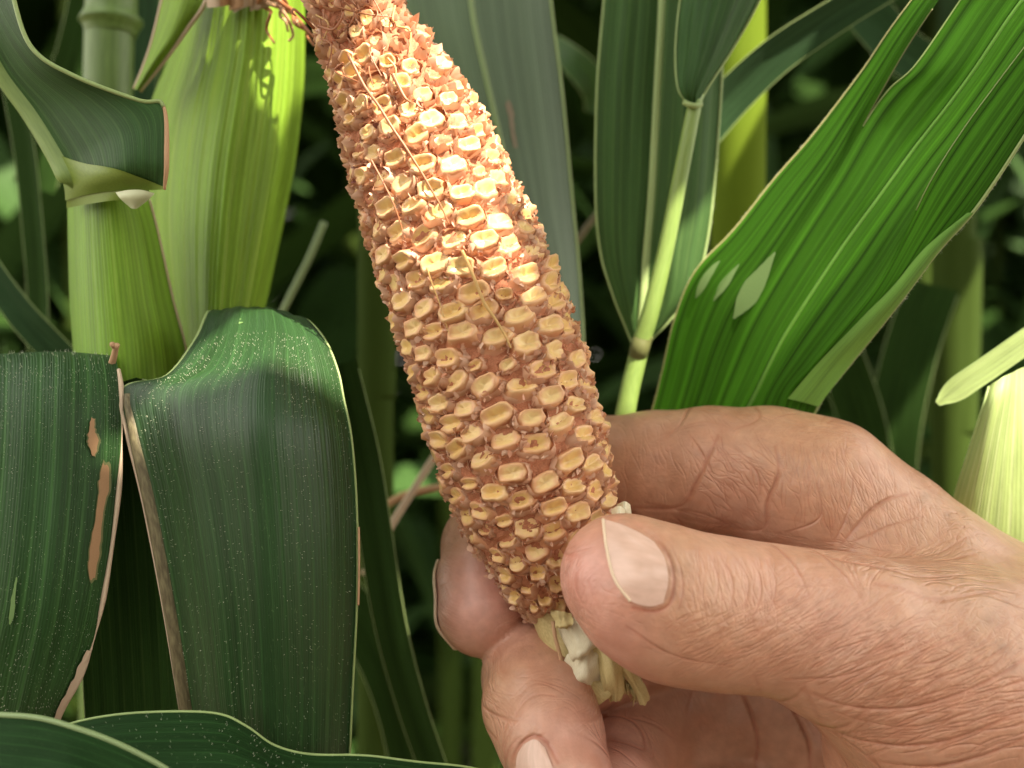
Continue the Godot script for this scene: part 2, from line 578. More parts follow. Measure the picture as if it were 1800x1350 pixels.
func make_left_plant() -> void:
	var o := thing("corn_plant", "green corn plant at left with pale sheath, folded dark blade and sunlit husked ear", "corn plant", P(200, 1500, -40))
	# the sheath wraps the stalk
	var s := grid("118,318,-30 135,322,-16 180,326,-9 228,338,-11 262,352,-24|119,400,-30 138,400,-16 185,400,-9 245,400,-12 276,405,-26|122,520,-30 142,520,-15 195,520,-8 265,520,-13 303,525,-28|130,640,-30 148,640,-15 205,640,-7 285,640,-14 331,645,-30|140,820,-30 160,820,-15 215,820,-7 290,820,-14 335,825,-30|150,1500,-30 175,1500,-15 225,1500,-7 290,1500,-14 330,1500,-30")
	obj("sheath", sheet(s, 30, 60), mats["sheath"], o)
	obj("sheath_margin", tube(edge_line(s, 1.0, 0.0, 0.7), func(t): return 0.35, 6, 50), mats["dry margin"], o)
	# the blade that leaves the sheath at the collar and folds over
	var b := grid("117,352,-12 160,340,-4 215,333,2 262,333,4 289,333,6|112,318,-10 158,312,0 212,296,7 262,290,8 293,280,8|86,272,-10 140,262,-1 200,232,6 255,212,8 287,186,7|42,200,-10 92,190,-3 150,176,4 206,168,8 243,176,8|-6,125,-9 28,120,-4 66,116,3 96,118,8 132,134,9|-50,30,-7 -20,30,-3 8,36,2 32,44,6 56,84,9|-80,-80,-6 -56,-80,-3 -34,-70,1 -10,-64,4 22,-10,8|-95,-190,-6 -75,-190,-3 -55,-185,0 -35,-180,3 0,-120,6")
	obj("blade", sheet(b, 40, 70), mats["fold leaf"], o)
	var cg := []
	for j in 5:
		var row := []
		for i in 9:
			var u := i / 8.0 * 1.0
			var w := j / 4.0 * (0.015 + 0.30 * pow(1.0 - u, 1.3))
			row.append(at(b, u, w) + normal_at(b, u, w) * 0.00025)
		cg.append(row)
	obj("collar", sheet(cg, 30, 12), mats["collar"], o)
	obj("collar", sheet(grid("117,366,-14 160,358,-5 205,352,0 262,352,0|117,352,-12 160,340,-4 215,333,2 262,333,4"), 20, 8), mats["collar"], o)
	margin(b, 1.0, 0.38, mats["margin"], o, "margin", 0.28, 1.0)
	obj("dry_margin", tube(edge_line(b, 1.0, 0.0, 0.29, 16), func(t): return 0.25 + 0.2 * sin(t * PI), 8, 30), mats["tan"], o)
	obj("midrib", tube(edge_line(b, 0.09, 0.0, 1.0, 24, -0.3), func(t): return (3.2 - 1.4 * t) * (0.15 + 0.85 * smoothstep(0.0, 0.2, t)), 12, 50, 0.3), mats["fresh stem"], o)
	obj("ligule", sheet(grid("203,338,2 225,334,5 250,334,6 272,340,6|212,350,3 228,348,5 246,348,5.5 262,350,5|230,366,1 235,367,3 240,367,3 245,364,2"), 12, 10), mats["ligule"], o)
	# the ear in its husk, ribbed lengthways
	var h := grid("335,-140,-62 372,-140,-42 435,-140,-34 500,-140,-42 528,-140,-62|330,-20,-64 368,-20,-42 438,-20,-33 508,-20,-42 538,-20,-64|300,90,-66 350,90,-43 430,90,-32 508,90,-42 540,90,-66|262,190,-68 325,190,-43 415,190,-31 502,190,-42 535,190,-68|244,290,-68 310,290,-42 400,290,-30 490,290,-42 522,290,-68|245,390,-68 305,390,-41 390,390,-29 472,390,-41 502,390,-68|262,500,-66 312,500,-40 382,500,-28 450,500,-40 478,500,-66|290,620,-62 325,620,-38 376,620,-27 428,620,-38 450,620,-62|310,800,-58 335,800,-36 370,800,-27 405,800,-36 420,800,-58")
	obj("husk", sheet(h, 150, 50, func(u, v): return 0.6 * absf(sin(u * 52.0 + 0.6 * sin(v * 5.0))) * smoothstep(0.35, 0.7, u) + 0.12 * sin(u * 90.0)), mats["husk"], o)
	var h2 := grid("362,-60,-40 330,-60,-38 300,-60,-44|362,0,-35 320,0,-34 285,0,-42|330,50,-35 298,60,-34 268,70,-42|290,105,-36 268,110,-34 252,118,-42|246,160,-38 240,158,-36 236,156,-41")
	obj("husk_leaf", sheet(h2, 16, 30), mats["husk"], o)
	obj("husk_leaf_margin", tube(edge_line(h2, 0.0), func(_t): return 0.5, 6, 30), mats["dry margin"], o)
	obj("husk_leaf_margin", tube(edge_line(h2, 1.0), func(_t): return 0.4, 6, 30), mats["dry margin"], o)
	for k in 9:
		var x := rng.randf_range(360, 460)
		obj("husk_tip", sheet([[P(x, 14 + rng.randf_range(-6, 10), -31), P(x + 22, 12, -29), P(x + 42, 8, -31)], [P(x - 4, -20, -30), P(x + 20, -22, -27), P(x + 46, -18, -30)], [P(x - 10, -60, -31), P(x + 10, -64, -28), P(x + 40, -60, -32)]], 6, 6), mats["dry margin"] if k % 3 else mats["tan"], o)
	for k in 6:
		var q := []
		var x := 455.0 + k * 8
		var y := -20.0
		for j in 7:
			q.append(P(x, y, -28 + rng.randf_range(-2, 3)))
			x += rng.randf_range(-10, 22)
			y += rng.randf_range(6, 26)
		obj("silk", tube(q, func(t): return 0.55 - 0.3 * t, 5, 40), mats["silk"] if k % 2 else mats["tan"], o)
	# stalk of the plant behind it, with a swollen node
	o = thing("corn_plant", "green stalk with a swollen node at top left behind the folded blade", "corn plant", P(190, 1500, -90))
	obj("stalk", tube(pts("200,-700,-95 198,-200,-95 194,0,-95 190,150,-95 186,400,-95 184,900,-95 184,8000,-95"), func(t): return 6.2, 20, 60), mats["stalk"], o)
	obj("node", tube(pts("198,-60,-95 197,-20,-95 196,10,-95 195,30,-95 195,42,-95 194,60,-95"), func(t): return 6.4 + 1.6 * exp(-pow((t - 0.72) / 0.16, 2.0)), 24, 30), mats["stalk"], o)

# ---------------------------------------------------------------- the leaves at lower left

func scar(g: Array, u0: float, u1: float, v0: float, v1: float, m: Material, parent: Node3D, lift := 0.12, blunt := 0.3, wander := 0.12) -> void:
	# a dead patch on the blade, with a wavering outline
	var a := []
	var ph := rng.randf() * 9.0
	for j in 17:
		var t := j / 16.0
		var w := pow(sin(PI * clampf(t, 0.02, 0.98)), blunt) * (0.85 + wander * 2.0 * sin(t * 7.0 + ph))
		var jag := 0.22 if blunt < 0.5 else 0.05
		var mid := (u0 + u1) * 0.5 + wander * (u1 - u0) * sin(t * 5.0 + ph)
		var row := []
		var l := -0.5 * w * rng.randf_range(1.0 - jag, 1.0 + jag)
		var r := 0.5 * w * rng.randf_range(1.0 - jag, 1.0 + jag)
		for i in 4:
			var uu := mid + lerpf(l, r, i / 3.0) * (u1 - u0)
			var vv := lerpf(v0, v1, t) + rng.randf_range(-0.1, 0.1) * jag * (v1 - v0)
			row.append(at(g, uu, vv) + normal_at(g, uu, vv) * lift * 0.001)
		a.append(row)
	obj("scar", sheet(a, 6, 40), m, parent)
	if m == mats["scar"]:                              # a yellowish rim where the dead patch meets the green
		var rim := []
		for row in a:
			var c: Vector3 = (row[0] + row[3]) * 0.5
			var wide := []
			for p in row:
				wide.append(c + (p - c) * 1.35 - normal_at(g, 0.5, (v0 + v1) * 0.5) * 0.0002)
			rim.append(wide)
		rim[0] = rim[0].map(func(p): return p + (rim[0][0] - rim[1][0]) * 0.3)
		rim[-1] = rim[-1].map(func(p): return p + (rim[-1][0] - rim[-2][0]) * 0.3)
		obj("scar_rim", sheet(rim, 6, 40), mats["scar halo"], parent)

func make_left_leaves() -> void:
	# far left leaf, bent over at its top
	var g := grid("-120,760,-34 -20,750,-36 90,745,-34 190,740,-28|-120,650,-20 -10,640,-20 100,635,-18 198,640,-14|-120,636,-6 0,628,-5 108,624,-3 204,632,-3|-124,700,3 0,692,6 108,690,7 214,700,2|-130,850,6 -8,850,10 102,850,10 210,850,4|-140,1050,5 -30,1050,10 82,1050,11 184,1040,5|-165,1190,1 -60,1195,6 52,1195,8 152,1165,4|-190,1330,-6 -80,1330,0 20,1320,3 96,1280,1|-210,1480,-14 -110,1480,-8 -20,1470,-4 40,1440,-6")
	var o := thing("corn_leaf", "dusty dark green corn leaf at left edge with tan scars and dry white margin", "leaf", g[1][0])
	obj("blade", sheet(g, 50, 90, func(u, v): return 0.22 * sin(u * 30.0) * smoothstep(0.2, 0.5, v)), mats["dusty leaf"], o)
	obj("margin", tube(edge_line(g, 1.0, 0.3, 0.9), func(t): return 0.35 + 0.25 * sin(t * 21.0) * sin(t * 7.0), 6, 70), mats["dry margin"], o)
	scar(g, 0.81, 0.86, 0.415, 0.465, mats["scar"], o, 0.5)
	scar(g, 0.87, 0.935, 0.475, 0.605, mats["scar"], o, 0.5)
	scar(g, 0.93, 1.02, 0.72, 0.88, mats["dry margin"], o, 0.5)
	scar(g, 0.49, 0.515, 0.60, 0.66, mats["pale scar"], o, 0.5)
	hairs(g, -1.0, 80, 0.8, o, mats["bristle"], 0.2, 0.3)
	hairs(g, -1.0, 2600, 0.5, o, mats["bristle"], 0.3, 0.9)
	obj("stub", tube(pts("196,640,-2 200,628,-1 203,615,0 206,606,1"), func(t): return 0.7 - 0.2 * t, 6, 8), mats["tan"], o)
	obj("stub", tube(pts("203,612,0 198,606,1 197,604,1"), func(t): return 0.5, 6, 8), mats["tan"], o)
	# the arched glossy leaf next to it
	g = grid("376,660,-30 420,650,-33 480,650,-33 530,660,-28|372,575,-22 420,565,-24 480,567,-23 540,585,-19|366,549,-13 416,541,-14 478,543,-12 540,562,-9|342,600,-4 405,585,-3 485,580,0 572,598,-2|292,662,1 385,640,6 482,632,9 594,652,2|217,684,1 345,685,9 480,688,13 604,700,4|226,760,3 345,760,12 482,762,16 618,770,6|256,885,4 368,885,13 492,885,16 627,890,6|290,1060,4 392,1060,13 502,1060,15 628,1040,6|318,1230,2 407,1230,10 507,1230,12 620,1210,4|348,1420,-3 424,1420,5 507,1420,7 610,1400,0|380,1600,-12 440,1600,-5 507,1600,-4 590,1580,-8")
	o = thing("corn_leaf", "glossy dark green corn leaf arched over beside the cob with brown midrib", "leaf", g[0][1])
	obj("blade", sheet(g, 90, 110, func(u, v): return 0.05 * sin(u * 170.0) * smoothstep(0.3, 0.45, v) + 0.25 * sin(u * 21.0 + v * 3.0)), mats["glossy leaf"], o)
	margin(g, 1.0, 0.21, mats["margin"], o, "margin", 0.15, 1.0)
	obj("margin", tube(edge_line(g, 0.0, 0.1, 0.47), func(t): return 0.35, 6, 40), mats["margin"], o)
	obj("margin", tube(edge_line(g, 0.0, 0.46, 1.0, 24, 0.3), func(t): return 0.4, 6, 40), mats["dry margin"], o)
	obj("midrib", tube(edge_line(g, 0.035, 0.47, 1.0, 24, 0.2), func(t): return 0.7 + 0.6 * smoothstep(0.0, 0.3, t), 10, 60, 0.6), mats["brown midrib"], o)
	margin(g, 1.0, 0.2, mats["tan"], o, "dry_margin", 0.66, 0.74, 0.4)
	hairs(g, -1.0, 2600, 0.45, o, mats["bristle"], 0.28, 0.95)
	hairs(g, 0.0, 160, 0.8, o, mats["bristle"], 0.3, 0.5)
	scar(g, 0.30, 0.42, 0.235, 0.25, mats["pale scar"], o)
	# the broad leaf lying across the bottom
	g = grid("40,1310,14 20,1420,24 10,1560,20|115,1275,16 110,1400,27 110,1560,24|200,1257,17 205,1390,29 210,1560,27|300,1251,17 310,1390,29 320,1560,27|385,1255,17 400,1390,28 410,1560,26|435,1278,17 455,1400,27 470,1560,25|482,1310,16 500,1410,26 520,1560,24|545,1326,15 560,1420,25 580,1560,22|640,1328,14 650,1425,23 660,1560,20|730,1339,12 735,1430,21 740,1560,18|840,1352,10 840,1440,18 840,1560,14|960,1390,6 960,1470,12 960,1580,8")
	o = thing("corn_leaf", "broad dark corn leaf lying wavy across the bottom under the arched leaf", "leaf", g[0][1])
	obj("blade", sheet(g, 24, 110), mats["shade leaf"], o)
	margin(g, 0.0, 0.22, mats["margin"], o)
	hairs(g, -1.0, 700, 0.6, o, mats["bristle"])
	g = grid("-80,1254,24 -90,1380,33 -100,1520,30|0,1257,26 0,1390,35 0,1540,30|70,1263,27 65,1400,36 60,1560,31|135,1281,28 130,1410,37 125,1570,31|205,1307,28 200,1430,36 195,1580,30|285,1348,27 280,1450,35 275,1590,28|380,1410,25 375,1490,32 370,1600,25")
	o = thing("corn_leaf", "very dark corn leaf in the bottom left corner with thick green edge", "leaf", g[0][1])
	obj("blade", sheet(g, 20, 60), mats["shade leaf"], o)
	margin(g, 0.0, 0.5, mats["midrib"], o)

# ---------------------------------------------------------------- the leaves behind and to the right

func strip(line: Array, width: Callable, tilt := 0.0, cup := 0.15) -> Array:
	# a blade along a line; width(t) in millimetres; tilt turns it about its length
	var g := []
	var n := line.size() * 2
	for j in n + 1:
		var t := float(j) / n
		var c := along(line, t)
		var d := (along(line, t + 0.02) - along(line, t - 0.02)).normalized()
		var side := d.cross(Vector3(0, 0, 1)).normalized().rotated(d, tilt)
		var up := side.cross(d).normalized()
		var w := float(width.call(t)) * 0.0005
		var row := []
		for i in 5:
			var s := (i - 2) / 2.0
			row.append(c + side * s * w + up * (absf(s) - 0.5) * w * cup * 2.0)
		g.append(row)
	return g

func blade(label: String, line: String, width: Callable, m: String, tilt := 0.0, rib := "", cup := 0.12, nv := 40) -> Node3D:
	var p := pts(line)
	var o := thing("corn_leaf", label, "leaf", p[0])
	var g := strip(p, width, tilt, cup)
	obj("blade", sheet(g, 16, nv), mats[m], o)
	if rib:
		obj("midrib", tube(edge_line(g, 0.5, 0.0, 0.97), func(t): return 1.1 * (1.0 - 0.7 * t), 8, 40, 0.5), mats[rib], o)
	margin(g, 0.0, 0.1, mats["margin"], o, "margin", 0.02, 0.98)
	margin(g, 1.0, 0.1, mats["margin"], o, "margin", 0.02, 0.98)
	return o

func make_right_leaves() -> void:
	# the wide leaf that hangs straight behind the cob
	var g := grid("640,-160,-74 735,-160,-70 830,-160,-68 900,-160,-70 955,-160,-74|668,0,-72 750,0,-68 828,0,-66 905,0,-68 968,0,-72|700,160,-70 785,160,-66 860,160,-64 925,160,-66 988,160,-70|735,330,-68 820,330,-64 898,330,-62 950,330,-64 1004,330,-68|770,480,-66 850,480,-62 925,480,-60 975,480,-62 1018,480,-66|800,620,-64 880,620,-60 945,620,-59 990,620,-60 1026,620,-63|830,780,-62 900,780,-58 955,780,-57 995,780,-58 1022,780,-61|860,1000,-60 915,1000,-58 955,1000,-57 985,1000,-58 1008,1000,-60")
	var o := thing("corn_leaf", "wide grey green corn leaf hanging directly behind the cob with pale midrib", "leaf", g[0][2])
	obj("blade", sheet(g, 40, 60), mats["wide leaf"], o)
	obj("midrib", tube(edge_line(g, 0.5, 0.0, 1.0, 24, 0.1), func(_t): return 0.7, 8, 40, 0.5), mats["midrib"], o)
	margin(g, 1.0, 0.35, mats["margin"], o)
	scar(g, 0.58, 0.63, 0.30, 0.37, mats["faint scar"], o, 0.2)
	scar(g, 0.72, 0.75, 0.55, 0.60, mats["faint scar"], o, 0.2)
	# the upright leaf right of the cob
	g = grid("1075,-160,-52 1120,-160,-50 1168,-160,-50 1230,-160,-46 1275,-160,-50|1062,0,-50 1112,0,-47 1165,0,-47 1222,0,-43 1272,0,-47|1050,150,-48 1100,150,-45 1157,150,-45 1215,150,-41 1268,150,-45|1047,330,-46 1095,330,-43 1147,330,-43 1205,330,-39 1255,330,-43|1055,440,-45 1095,440,-42 1138,440,-42 1190,440,-38 1240,440,-42|1078,520,-44 1105,522,-41 1132,525,-41 1180,520,-38 1218,510,-41|1100,575,-43 1114,580,-41 1127,585,-41 1155,575,-39 1180,560,-41|1112,605,-42 1120,608,-41 1128,610,-41 1134,606,-40 1141,600,-41")
	o = thing("corn_leaf", "upright ribbed green corn leaf right of the cob narrowing to its base", "leaf", g[7][2])
	obj("blade", sheet(g, 60, 70, func(u, v): return 0.3 * sin(u * 38.0) * (1.0 - v)), mats["plain deep"] if mats.has("plain deep") else mats["plain leaf"], o)
	obj("midrib", tube(edge_line(g, 0.5, 0.0, 1.0, 24, 0.2), func(_t): return 0.9, 10, 40, 0.5), mats["margin"], o)
	margin(g, 0.0, 0.3, mats["margin"], o)
	margin(g, 1.0, 0.3, mats["margin"], o)
	hairs(g, 1.0, 160, 0.9, o, mats["bristle"], 0.1, 0.9)
	# a younger shoot before it
	o = thing("corn_shoot", "light green upright corn stem with a dark blade at its top", "corn plant", P(1095, 800, -33))
	obj("stem", tube(pts("1226,165,-32 1218,200,-31 1196,310,-31 1170,440,-31 1146,540,-31 1128,600,-32"), func(t): return 1.35 + 0.55 * t, 14, 40), mats["fresh stem"], o)
	obj("stem", tube(pts("1128,596,-33 1118,640,-33 1104,700,-33 1092,780,-33 1070,1000,-33"), func(t): return 1.9 + 0.3 * t, 14, 30), mats["fresh stem"], o)
	obj("node", tube(pts("1134,588,-32 1128,600,-32 1124,614,-32 1120,628,-33"), func(t): return 1.82 + 0.2 * sin(t * PI), 14, 12), mats["scar halo"], o)
	g = grid("1206,178,-31 1212,180,-30 1217,182,-29.5 1223,183,-30 1229,182,-31|1192,152,-32 1206,156,-29 1218,158,-28 1230,158,-29 1244,154,-32|1188,90,-34 1212,95,-29 1235,95,-27 1262,93,-29 1288,85,-33|1196,0,-34 1225,0,-28 1260,0,-26 1300,0,-28 1335,0,-32|1215,-110,-34 1250,-110,-27 1295,-110,-25 1340,-110,-27 1380,-110,-31")
	obj("blade", sheet(g, 30, 30, func(u, _v): return 0.2 * sin(u * 30.0)), mats["fold leaf"], o)
	margin(g, 0.0, 0.3, mats["margin"], o)
	margin(g, 1.0, 0.3, mats["margin"], o)
	obj("collar", tube(pts("1203,180,-30 1212,184,-29 1222,186,-29 1232,183,-30"), func(_t): return 0.6, 8, 12), mats["margin"], o)
	# the large leaf lit from behind, torn lengthways near its top
	o = thing("corn_leaf", "large translucent bright green corn leaf slanting at upper right, torn at top", "leaf", P(1200, 880, -50))
	var ed := ["1095,830 1140,740 1165,650 1186,560 1222,477 1290,404 1360,316 1420,248 1475,178 1522,115 1560,58 1603,0 1670,-90",
		"1190,860 1225,790 1255,715 1285,635 1318,560 1365,478 1420,390 1474,304 1521,214 1567,130 1603,70 1650,0 1715,-90",
		"1190,860 1225,790 1255,715 1285,635 1318,560 1365,478 1420,390 1474,304 1521,216 1562,158 1610,113 1688,0 1750,-90",
		"1250,900 1275,830 1295,760 1330,690 1372,605 1425,520 1485,430 1540,355 1605,265 1660,195 1715,120 1775,30 1850,-70",
		"1300,950 1330,880 1360,800 1381,700 1430,640 1480,580 1540,505 1592,420 1646,338 1703,262 1760,185 1830,90 1900,0",
		"1300,950 1330,880 1360,800 1381,700 1430,640 1480,580 1540,505 1590,412 1637,316 1690,232 1748,152 1812,68 1880,-20",
		"1345,960 1380,880 1410,790 1437,715 1490,645 1533,592 1590,520 1650,440 1705,380 1752,315 1802,238 1860,150 1940,50"]
	var e := []
	for k in ed.size():
		var row := []
		var j := 0
		for w in ed[k].split(" "):
			var n: PackedFloat64Array = w.split_floats(",")
			var z: float = -46.0 + 3.3 * j + [0.0, 6.0, 6.0, 10.0, 17.0, 17.0, 21.0][k]
			if k == 5 and j >= 8:
				z += 2.5
			if k == 6 and j < 7:
				z -= 8.0 * smoothstep(7.0, 4.0, j)
			if k == 1 and j > 8:
				z += 1.5
			row.append(P(n[0], n[1], z))
			j += 1
		e.append(row)
	var mid := func(a: Vector3, b: Vector3, out: float): return (a + b) * 0.5 + Vector3(0, 0, out * 0.001)
	var left := []
	var middle := []
	var right := []
	for j in 13:
		left.append([e[0][j], mid.call(e[0][j], e[1][j], 1.2), e[1][j]])
		middle.append([e[2][j], mid.call(e[2][j], e[3][j], 0.6), e[3][j], mid.call(e[3][j], e[4][j], 1.0), e[4][j]])
		right.append([e[5][j], mid.call(e[5][j], e[6][j], 0.8), e[6][j]])
	var wave := func(u, v): return 0.25 * sin(u * 19.0) + 0.1 * sin(u * 47.0 + v * 5.0)
	obj("blade", sheet(left, 24, 90, wave), mats["bright leaf"], o)
	obj("blade", sheet(middle, 60, 90, wave), mats["bright leaf"], o)
	obj("blade", sheet(right, 24, 90), mats["bright leaf light"] if mats.has("bright leaf light") else mats["bright leaf"], o)
	var curl := []                                     # the lower right edge rolls over and shows its paler underside
	for j in range(3, 9):
		var wide: float = [0.0, 0.0, 0.0, 0.96, 0.92, 0.80, 0.62, 0.40, 0.12][j]
		var row := []
		for i in 5:
			var t: float = 1.0 - wide * (1.0 - i / 4.0)
			row.append(e[4][j].lerp(e[6][j], t) + Vector3(0, 0, 0.001 * (0.5 + 1.6 * sin(PI * i / 4.0))))
		curl.append(row)
	obj("curled_edge", sheet(curl, 16, 40), mats["curl"], o)
	margin(left, 0.0, 0.2, mats["cream margin"], o)
	margin(right, 1.0, 0.3, mats["margin"], o)
	margin(middle, 0.0, 0.13, mats["margin"], o, "torn_edge", 0.66, 1.0)
	margin(left, 1.0, 0.12, mats["scar halo"], o, "torn_edge", 0.66, 0.9)
	margin(right, 0.0, 0.1, mats["margin"], o, "torn_edge", 0.62, 1.0)
	obj("midrib", tube(edge_line(middle, 0.5, 0.0, 1.0, 24, 0.0), func(t): return 0.5 - 0.2 * t, 8, 60, 0.5), mats["bright midrib"], o)
	scar(left, 0.64, 0.98, 0.315, 0.435, mats["pale scar"], o, 0.3, 0.8, 0.04)
	scar(left, 0.38, 0.50, 0.315, 0.385, mats["pale scar"], o, 0.3, 0.8, 0.04)
	scar(left, 0.12, 0.26, 0.30, 0.37, mats["pale scar"], o, 0.3, 0.8, 0.04)
	scar(right, 0.68, 0.78, 0.50, 0.52, mats["tan"], o, 0.2)
	hairs(left, 0.0, 420, 0.7, o, mats["bristle"])
	hairs(right, 1.0, 420, 0.9, o, mats["bristle"])
	# dark leaf with a band of sun beyond
	blade("dark bluish corn leaf slanting behind the green shoot with a band of sunlight", "1230,230,-66 1290,165,-66 1360,100,-65 1440,45,-64 1530,-10,-63 1640,-70,-62", func(t): return 11.0 - 4.0 * t, "grey leaf", 0.5)
	# sunlit leaf at the right edge, behind the wrist
	g = grid("1738,680,-18 1760,664,-17 1785,652,-20 1810,640,-26 1840,625,-34|1728,715,-17 1750,706,-15 1782,700,-19 1815,690,-26 1860,675,-36|1704,790,-20 1732,784,-17 1775,778,-21 1830,770,-29 1890,762,-40|1682,860,-24 1715,858,-21 1770,855,-25 1835,850,-34 1905,845,-46|1664,930,-30 1702,930,-26 1765,930,-30 1840,930,-39 1915,930,-52|1645,1040,-38 1690,1040,-35 1760,1040,-39 1840,1040,-48 1915,1040,-60")
	o = thing("corn_leaf", "pale sunlit corn leaf at right edge just behind the wrist", "leaf", g[5][2])
	obj("blade", sheet(g, 30, 30, func(u, v): return 0.12 * sin(u * 20.0 + v)), mats["pale leaf"], o)
	margin(g, 0.0, 0.3, mats["margin"], o)
	blade("narrow blade with pale tip above the sunlit leaf at right edge", "1648,710,-26 1665,697,-26 1700,672,-25 1750,638,-24 1800,603,-23 1880,548,-22", func(t): return 1.2 + 3.6 * smoothstep(0.0, 0.35, t), "pale leaf", -0.5, "", 0.05)
	blade("small split blade just above the sunlit leaf at right edge", "1728,708,-30 1745,692,-30 1775,664,-29 1805,640,-28 1850,600,-28", func(t): return 1.0 + 2.4 * smoothstep(0.0, 0.4, t), "plain leaf", -0.4, "", 0.05)
	# dim leaves and stems farther in
	blade("grey green leaf crossing the dark gap at far left", "-60,410,-70 0,500,-70 50,565,-70 120,640,-72 180,720,-76", func(t): return 7.0 + 2.0 * t, "grey leaf", 0.3)
	blade("narrow dark leaf hanging at far left beside the folded blade", "20,120,-95 45,260,-95 60,400,-96 70,560,-98 60,760,-100", func(t): return 9.0, "dark leaf", 0.6)
	blade("dark upright leaf left of the green stalk node", "60,330,-150 100,200,-150 140,80,-150 170,-60,-150", func(t): return 12.0, "dark leaf", 0.4)
	blade("slate grey leaf between the stalk node and the husked ear", "235,330,-110 240,220,-110 248,100,-112 252,-40,-114", func(t): return 9.0, "grey leaf", 0.2)
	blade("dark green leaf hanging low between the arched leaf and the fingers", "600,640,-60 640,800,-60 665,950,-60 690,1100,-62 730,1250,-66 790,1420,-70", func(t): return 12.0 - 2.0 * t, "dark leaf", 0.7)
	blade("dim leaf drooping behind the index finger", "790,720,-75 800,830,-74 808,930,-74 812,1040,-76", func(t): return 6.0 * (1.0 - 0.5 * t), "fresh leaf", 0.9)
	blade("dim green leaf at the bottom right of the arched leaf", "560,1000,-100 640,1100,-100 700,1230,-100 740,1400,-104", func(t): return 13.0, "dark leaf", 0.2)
	blade("added dark leaf standing for shade on the sheath between the two dark leaves at lower left", "215,670,-5 225,740,-4 238,900,-3 250,1100,-3 260,1300,-4 265,1500,-6", func(t): return 22.0 * smoothstep(-0.1, 0.2, t), "dark leaf", 0.1)  # added blade, its dark colour stands for deep shade on the sheath
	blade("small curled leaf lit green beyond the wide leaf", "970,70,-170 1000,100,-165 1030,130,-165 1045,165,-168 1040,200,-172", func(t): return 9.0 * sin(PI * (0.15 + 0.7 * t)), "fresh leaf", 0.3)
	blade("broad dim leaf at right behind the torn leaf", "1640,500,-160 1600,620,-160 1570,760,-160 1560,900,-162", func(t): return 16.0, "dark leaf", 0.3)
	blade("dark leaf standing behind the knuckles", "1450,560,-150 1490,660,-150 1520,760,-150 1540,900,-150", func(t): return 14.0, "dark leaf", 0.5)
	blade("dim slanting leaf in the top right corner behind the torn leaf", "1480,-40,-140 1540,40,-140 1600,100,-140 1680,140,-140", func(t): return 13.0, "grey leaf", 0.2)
	var q := [["yellow green stalk between the shoot and the torn leaf", "1300,-60,-130 1300,200,-130 1298,400,-130 1296,700,-130 1290,9000,-130", 7.5], ["thin green stalk behind the left side of the cob", "668,400,-120 666,520,-120 664,700,-120 660,900,-120 650,9000,-120", 5.0], ["green stalk standing in the dark gap above the wrist", "1690,420,-170 1686,600,-170 1680,760,-170 1674,900,-170 1660,9000,-170", 6.5]]
	for k in q:
		var line := pts(k[1])
		o = thing("corn_stalk", k[0], "stalk", line[4])
		var r: float = k[2]
		obj("stem", tube(line, func(_t): return r, 16, 60), mats["sunny stalk"] if r > 7.0 else mats["dark stalk"], o)  # lighter tone for the sunlit stalk, shade put into the others
	for k in [["thin grey dry stem leaning behind the cob", "640,1010,-85 690,920,-85 740,840,-85 785,770,-85", "dry margin"], ["thin brown dry stem crossing the grey one", "590,920,-88 650,905,-88 710,870,-88 780,855,-88", "tan"], ["thin dry stem leaning in the dark gap beside the arched leaf", "470,600,-100 510,520,-100 545,450,-100 570,390,-100", "midrib"], ["thin dry stem behind the wide leaf", "1010,430,-110 1035,395,-110 1060,365,-110 1090,330,-110", "brown midrib"]]:
		var line := pts(k[1])
		o = thing("dry_stem", k[0], "stem", line[0])
		obj("stem", tube(line, func(_t): return 0.9, 8, 20), mats[k[2]], o)

# ---------------------------------------------------------------- the cob

const COB := "540,-300,0,20 568,-180,0,60 600,-80,0,84 622,0,0,92 648,75,0,101 688,150,0,121 722,230,0,138 752,310,0,148 787,400,0,156 825,500,0,161 860,600,0,164 890,690,0,166 916,790,0,163 937,870,-1,153 952,940,-2,132 964,1010,-3,100 973,1060,-4,68 980,1090,-4,44"

func colored(ring_points: Array, colors: Array, cap: int) -> ArrayMesh:
	# rings of points skinned in turn, the last ring closed by a middle point when cap is 1
	var v := PackedVector3Array()
	var c := PackedColorArray()
	var idx := PackedInt32Array()
	var n: int = ring_points[0].size()
	for j in ring_points.size():
		for i in n:
			v.append(ring_points[j][i])
			c.append(colors[j][i])
	for j in ring_points.size() - 1:
		for i in n:
			var a := j * n + i
			var b := j * n + (i + 1) % n
			idx.append_array(PackedInt32Array([a, b, a + n, b, b + n, a + n]))
	if cap:
		var m := Vector3.ZERO
		for p in ring_points[-1]:
			m += p / n
		v.append(m)
		c.append(colors[-1][0])
		for i in n:
			idx.append_array(PackedInt32Array([v.size() - 1, (ring_points.size() - 1) * n + i, (ring_points.size() - 1) * n + (i + 1) % n]))
	return commit(v, PackedVector2Array(), idx, c, false)

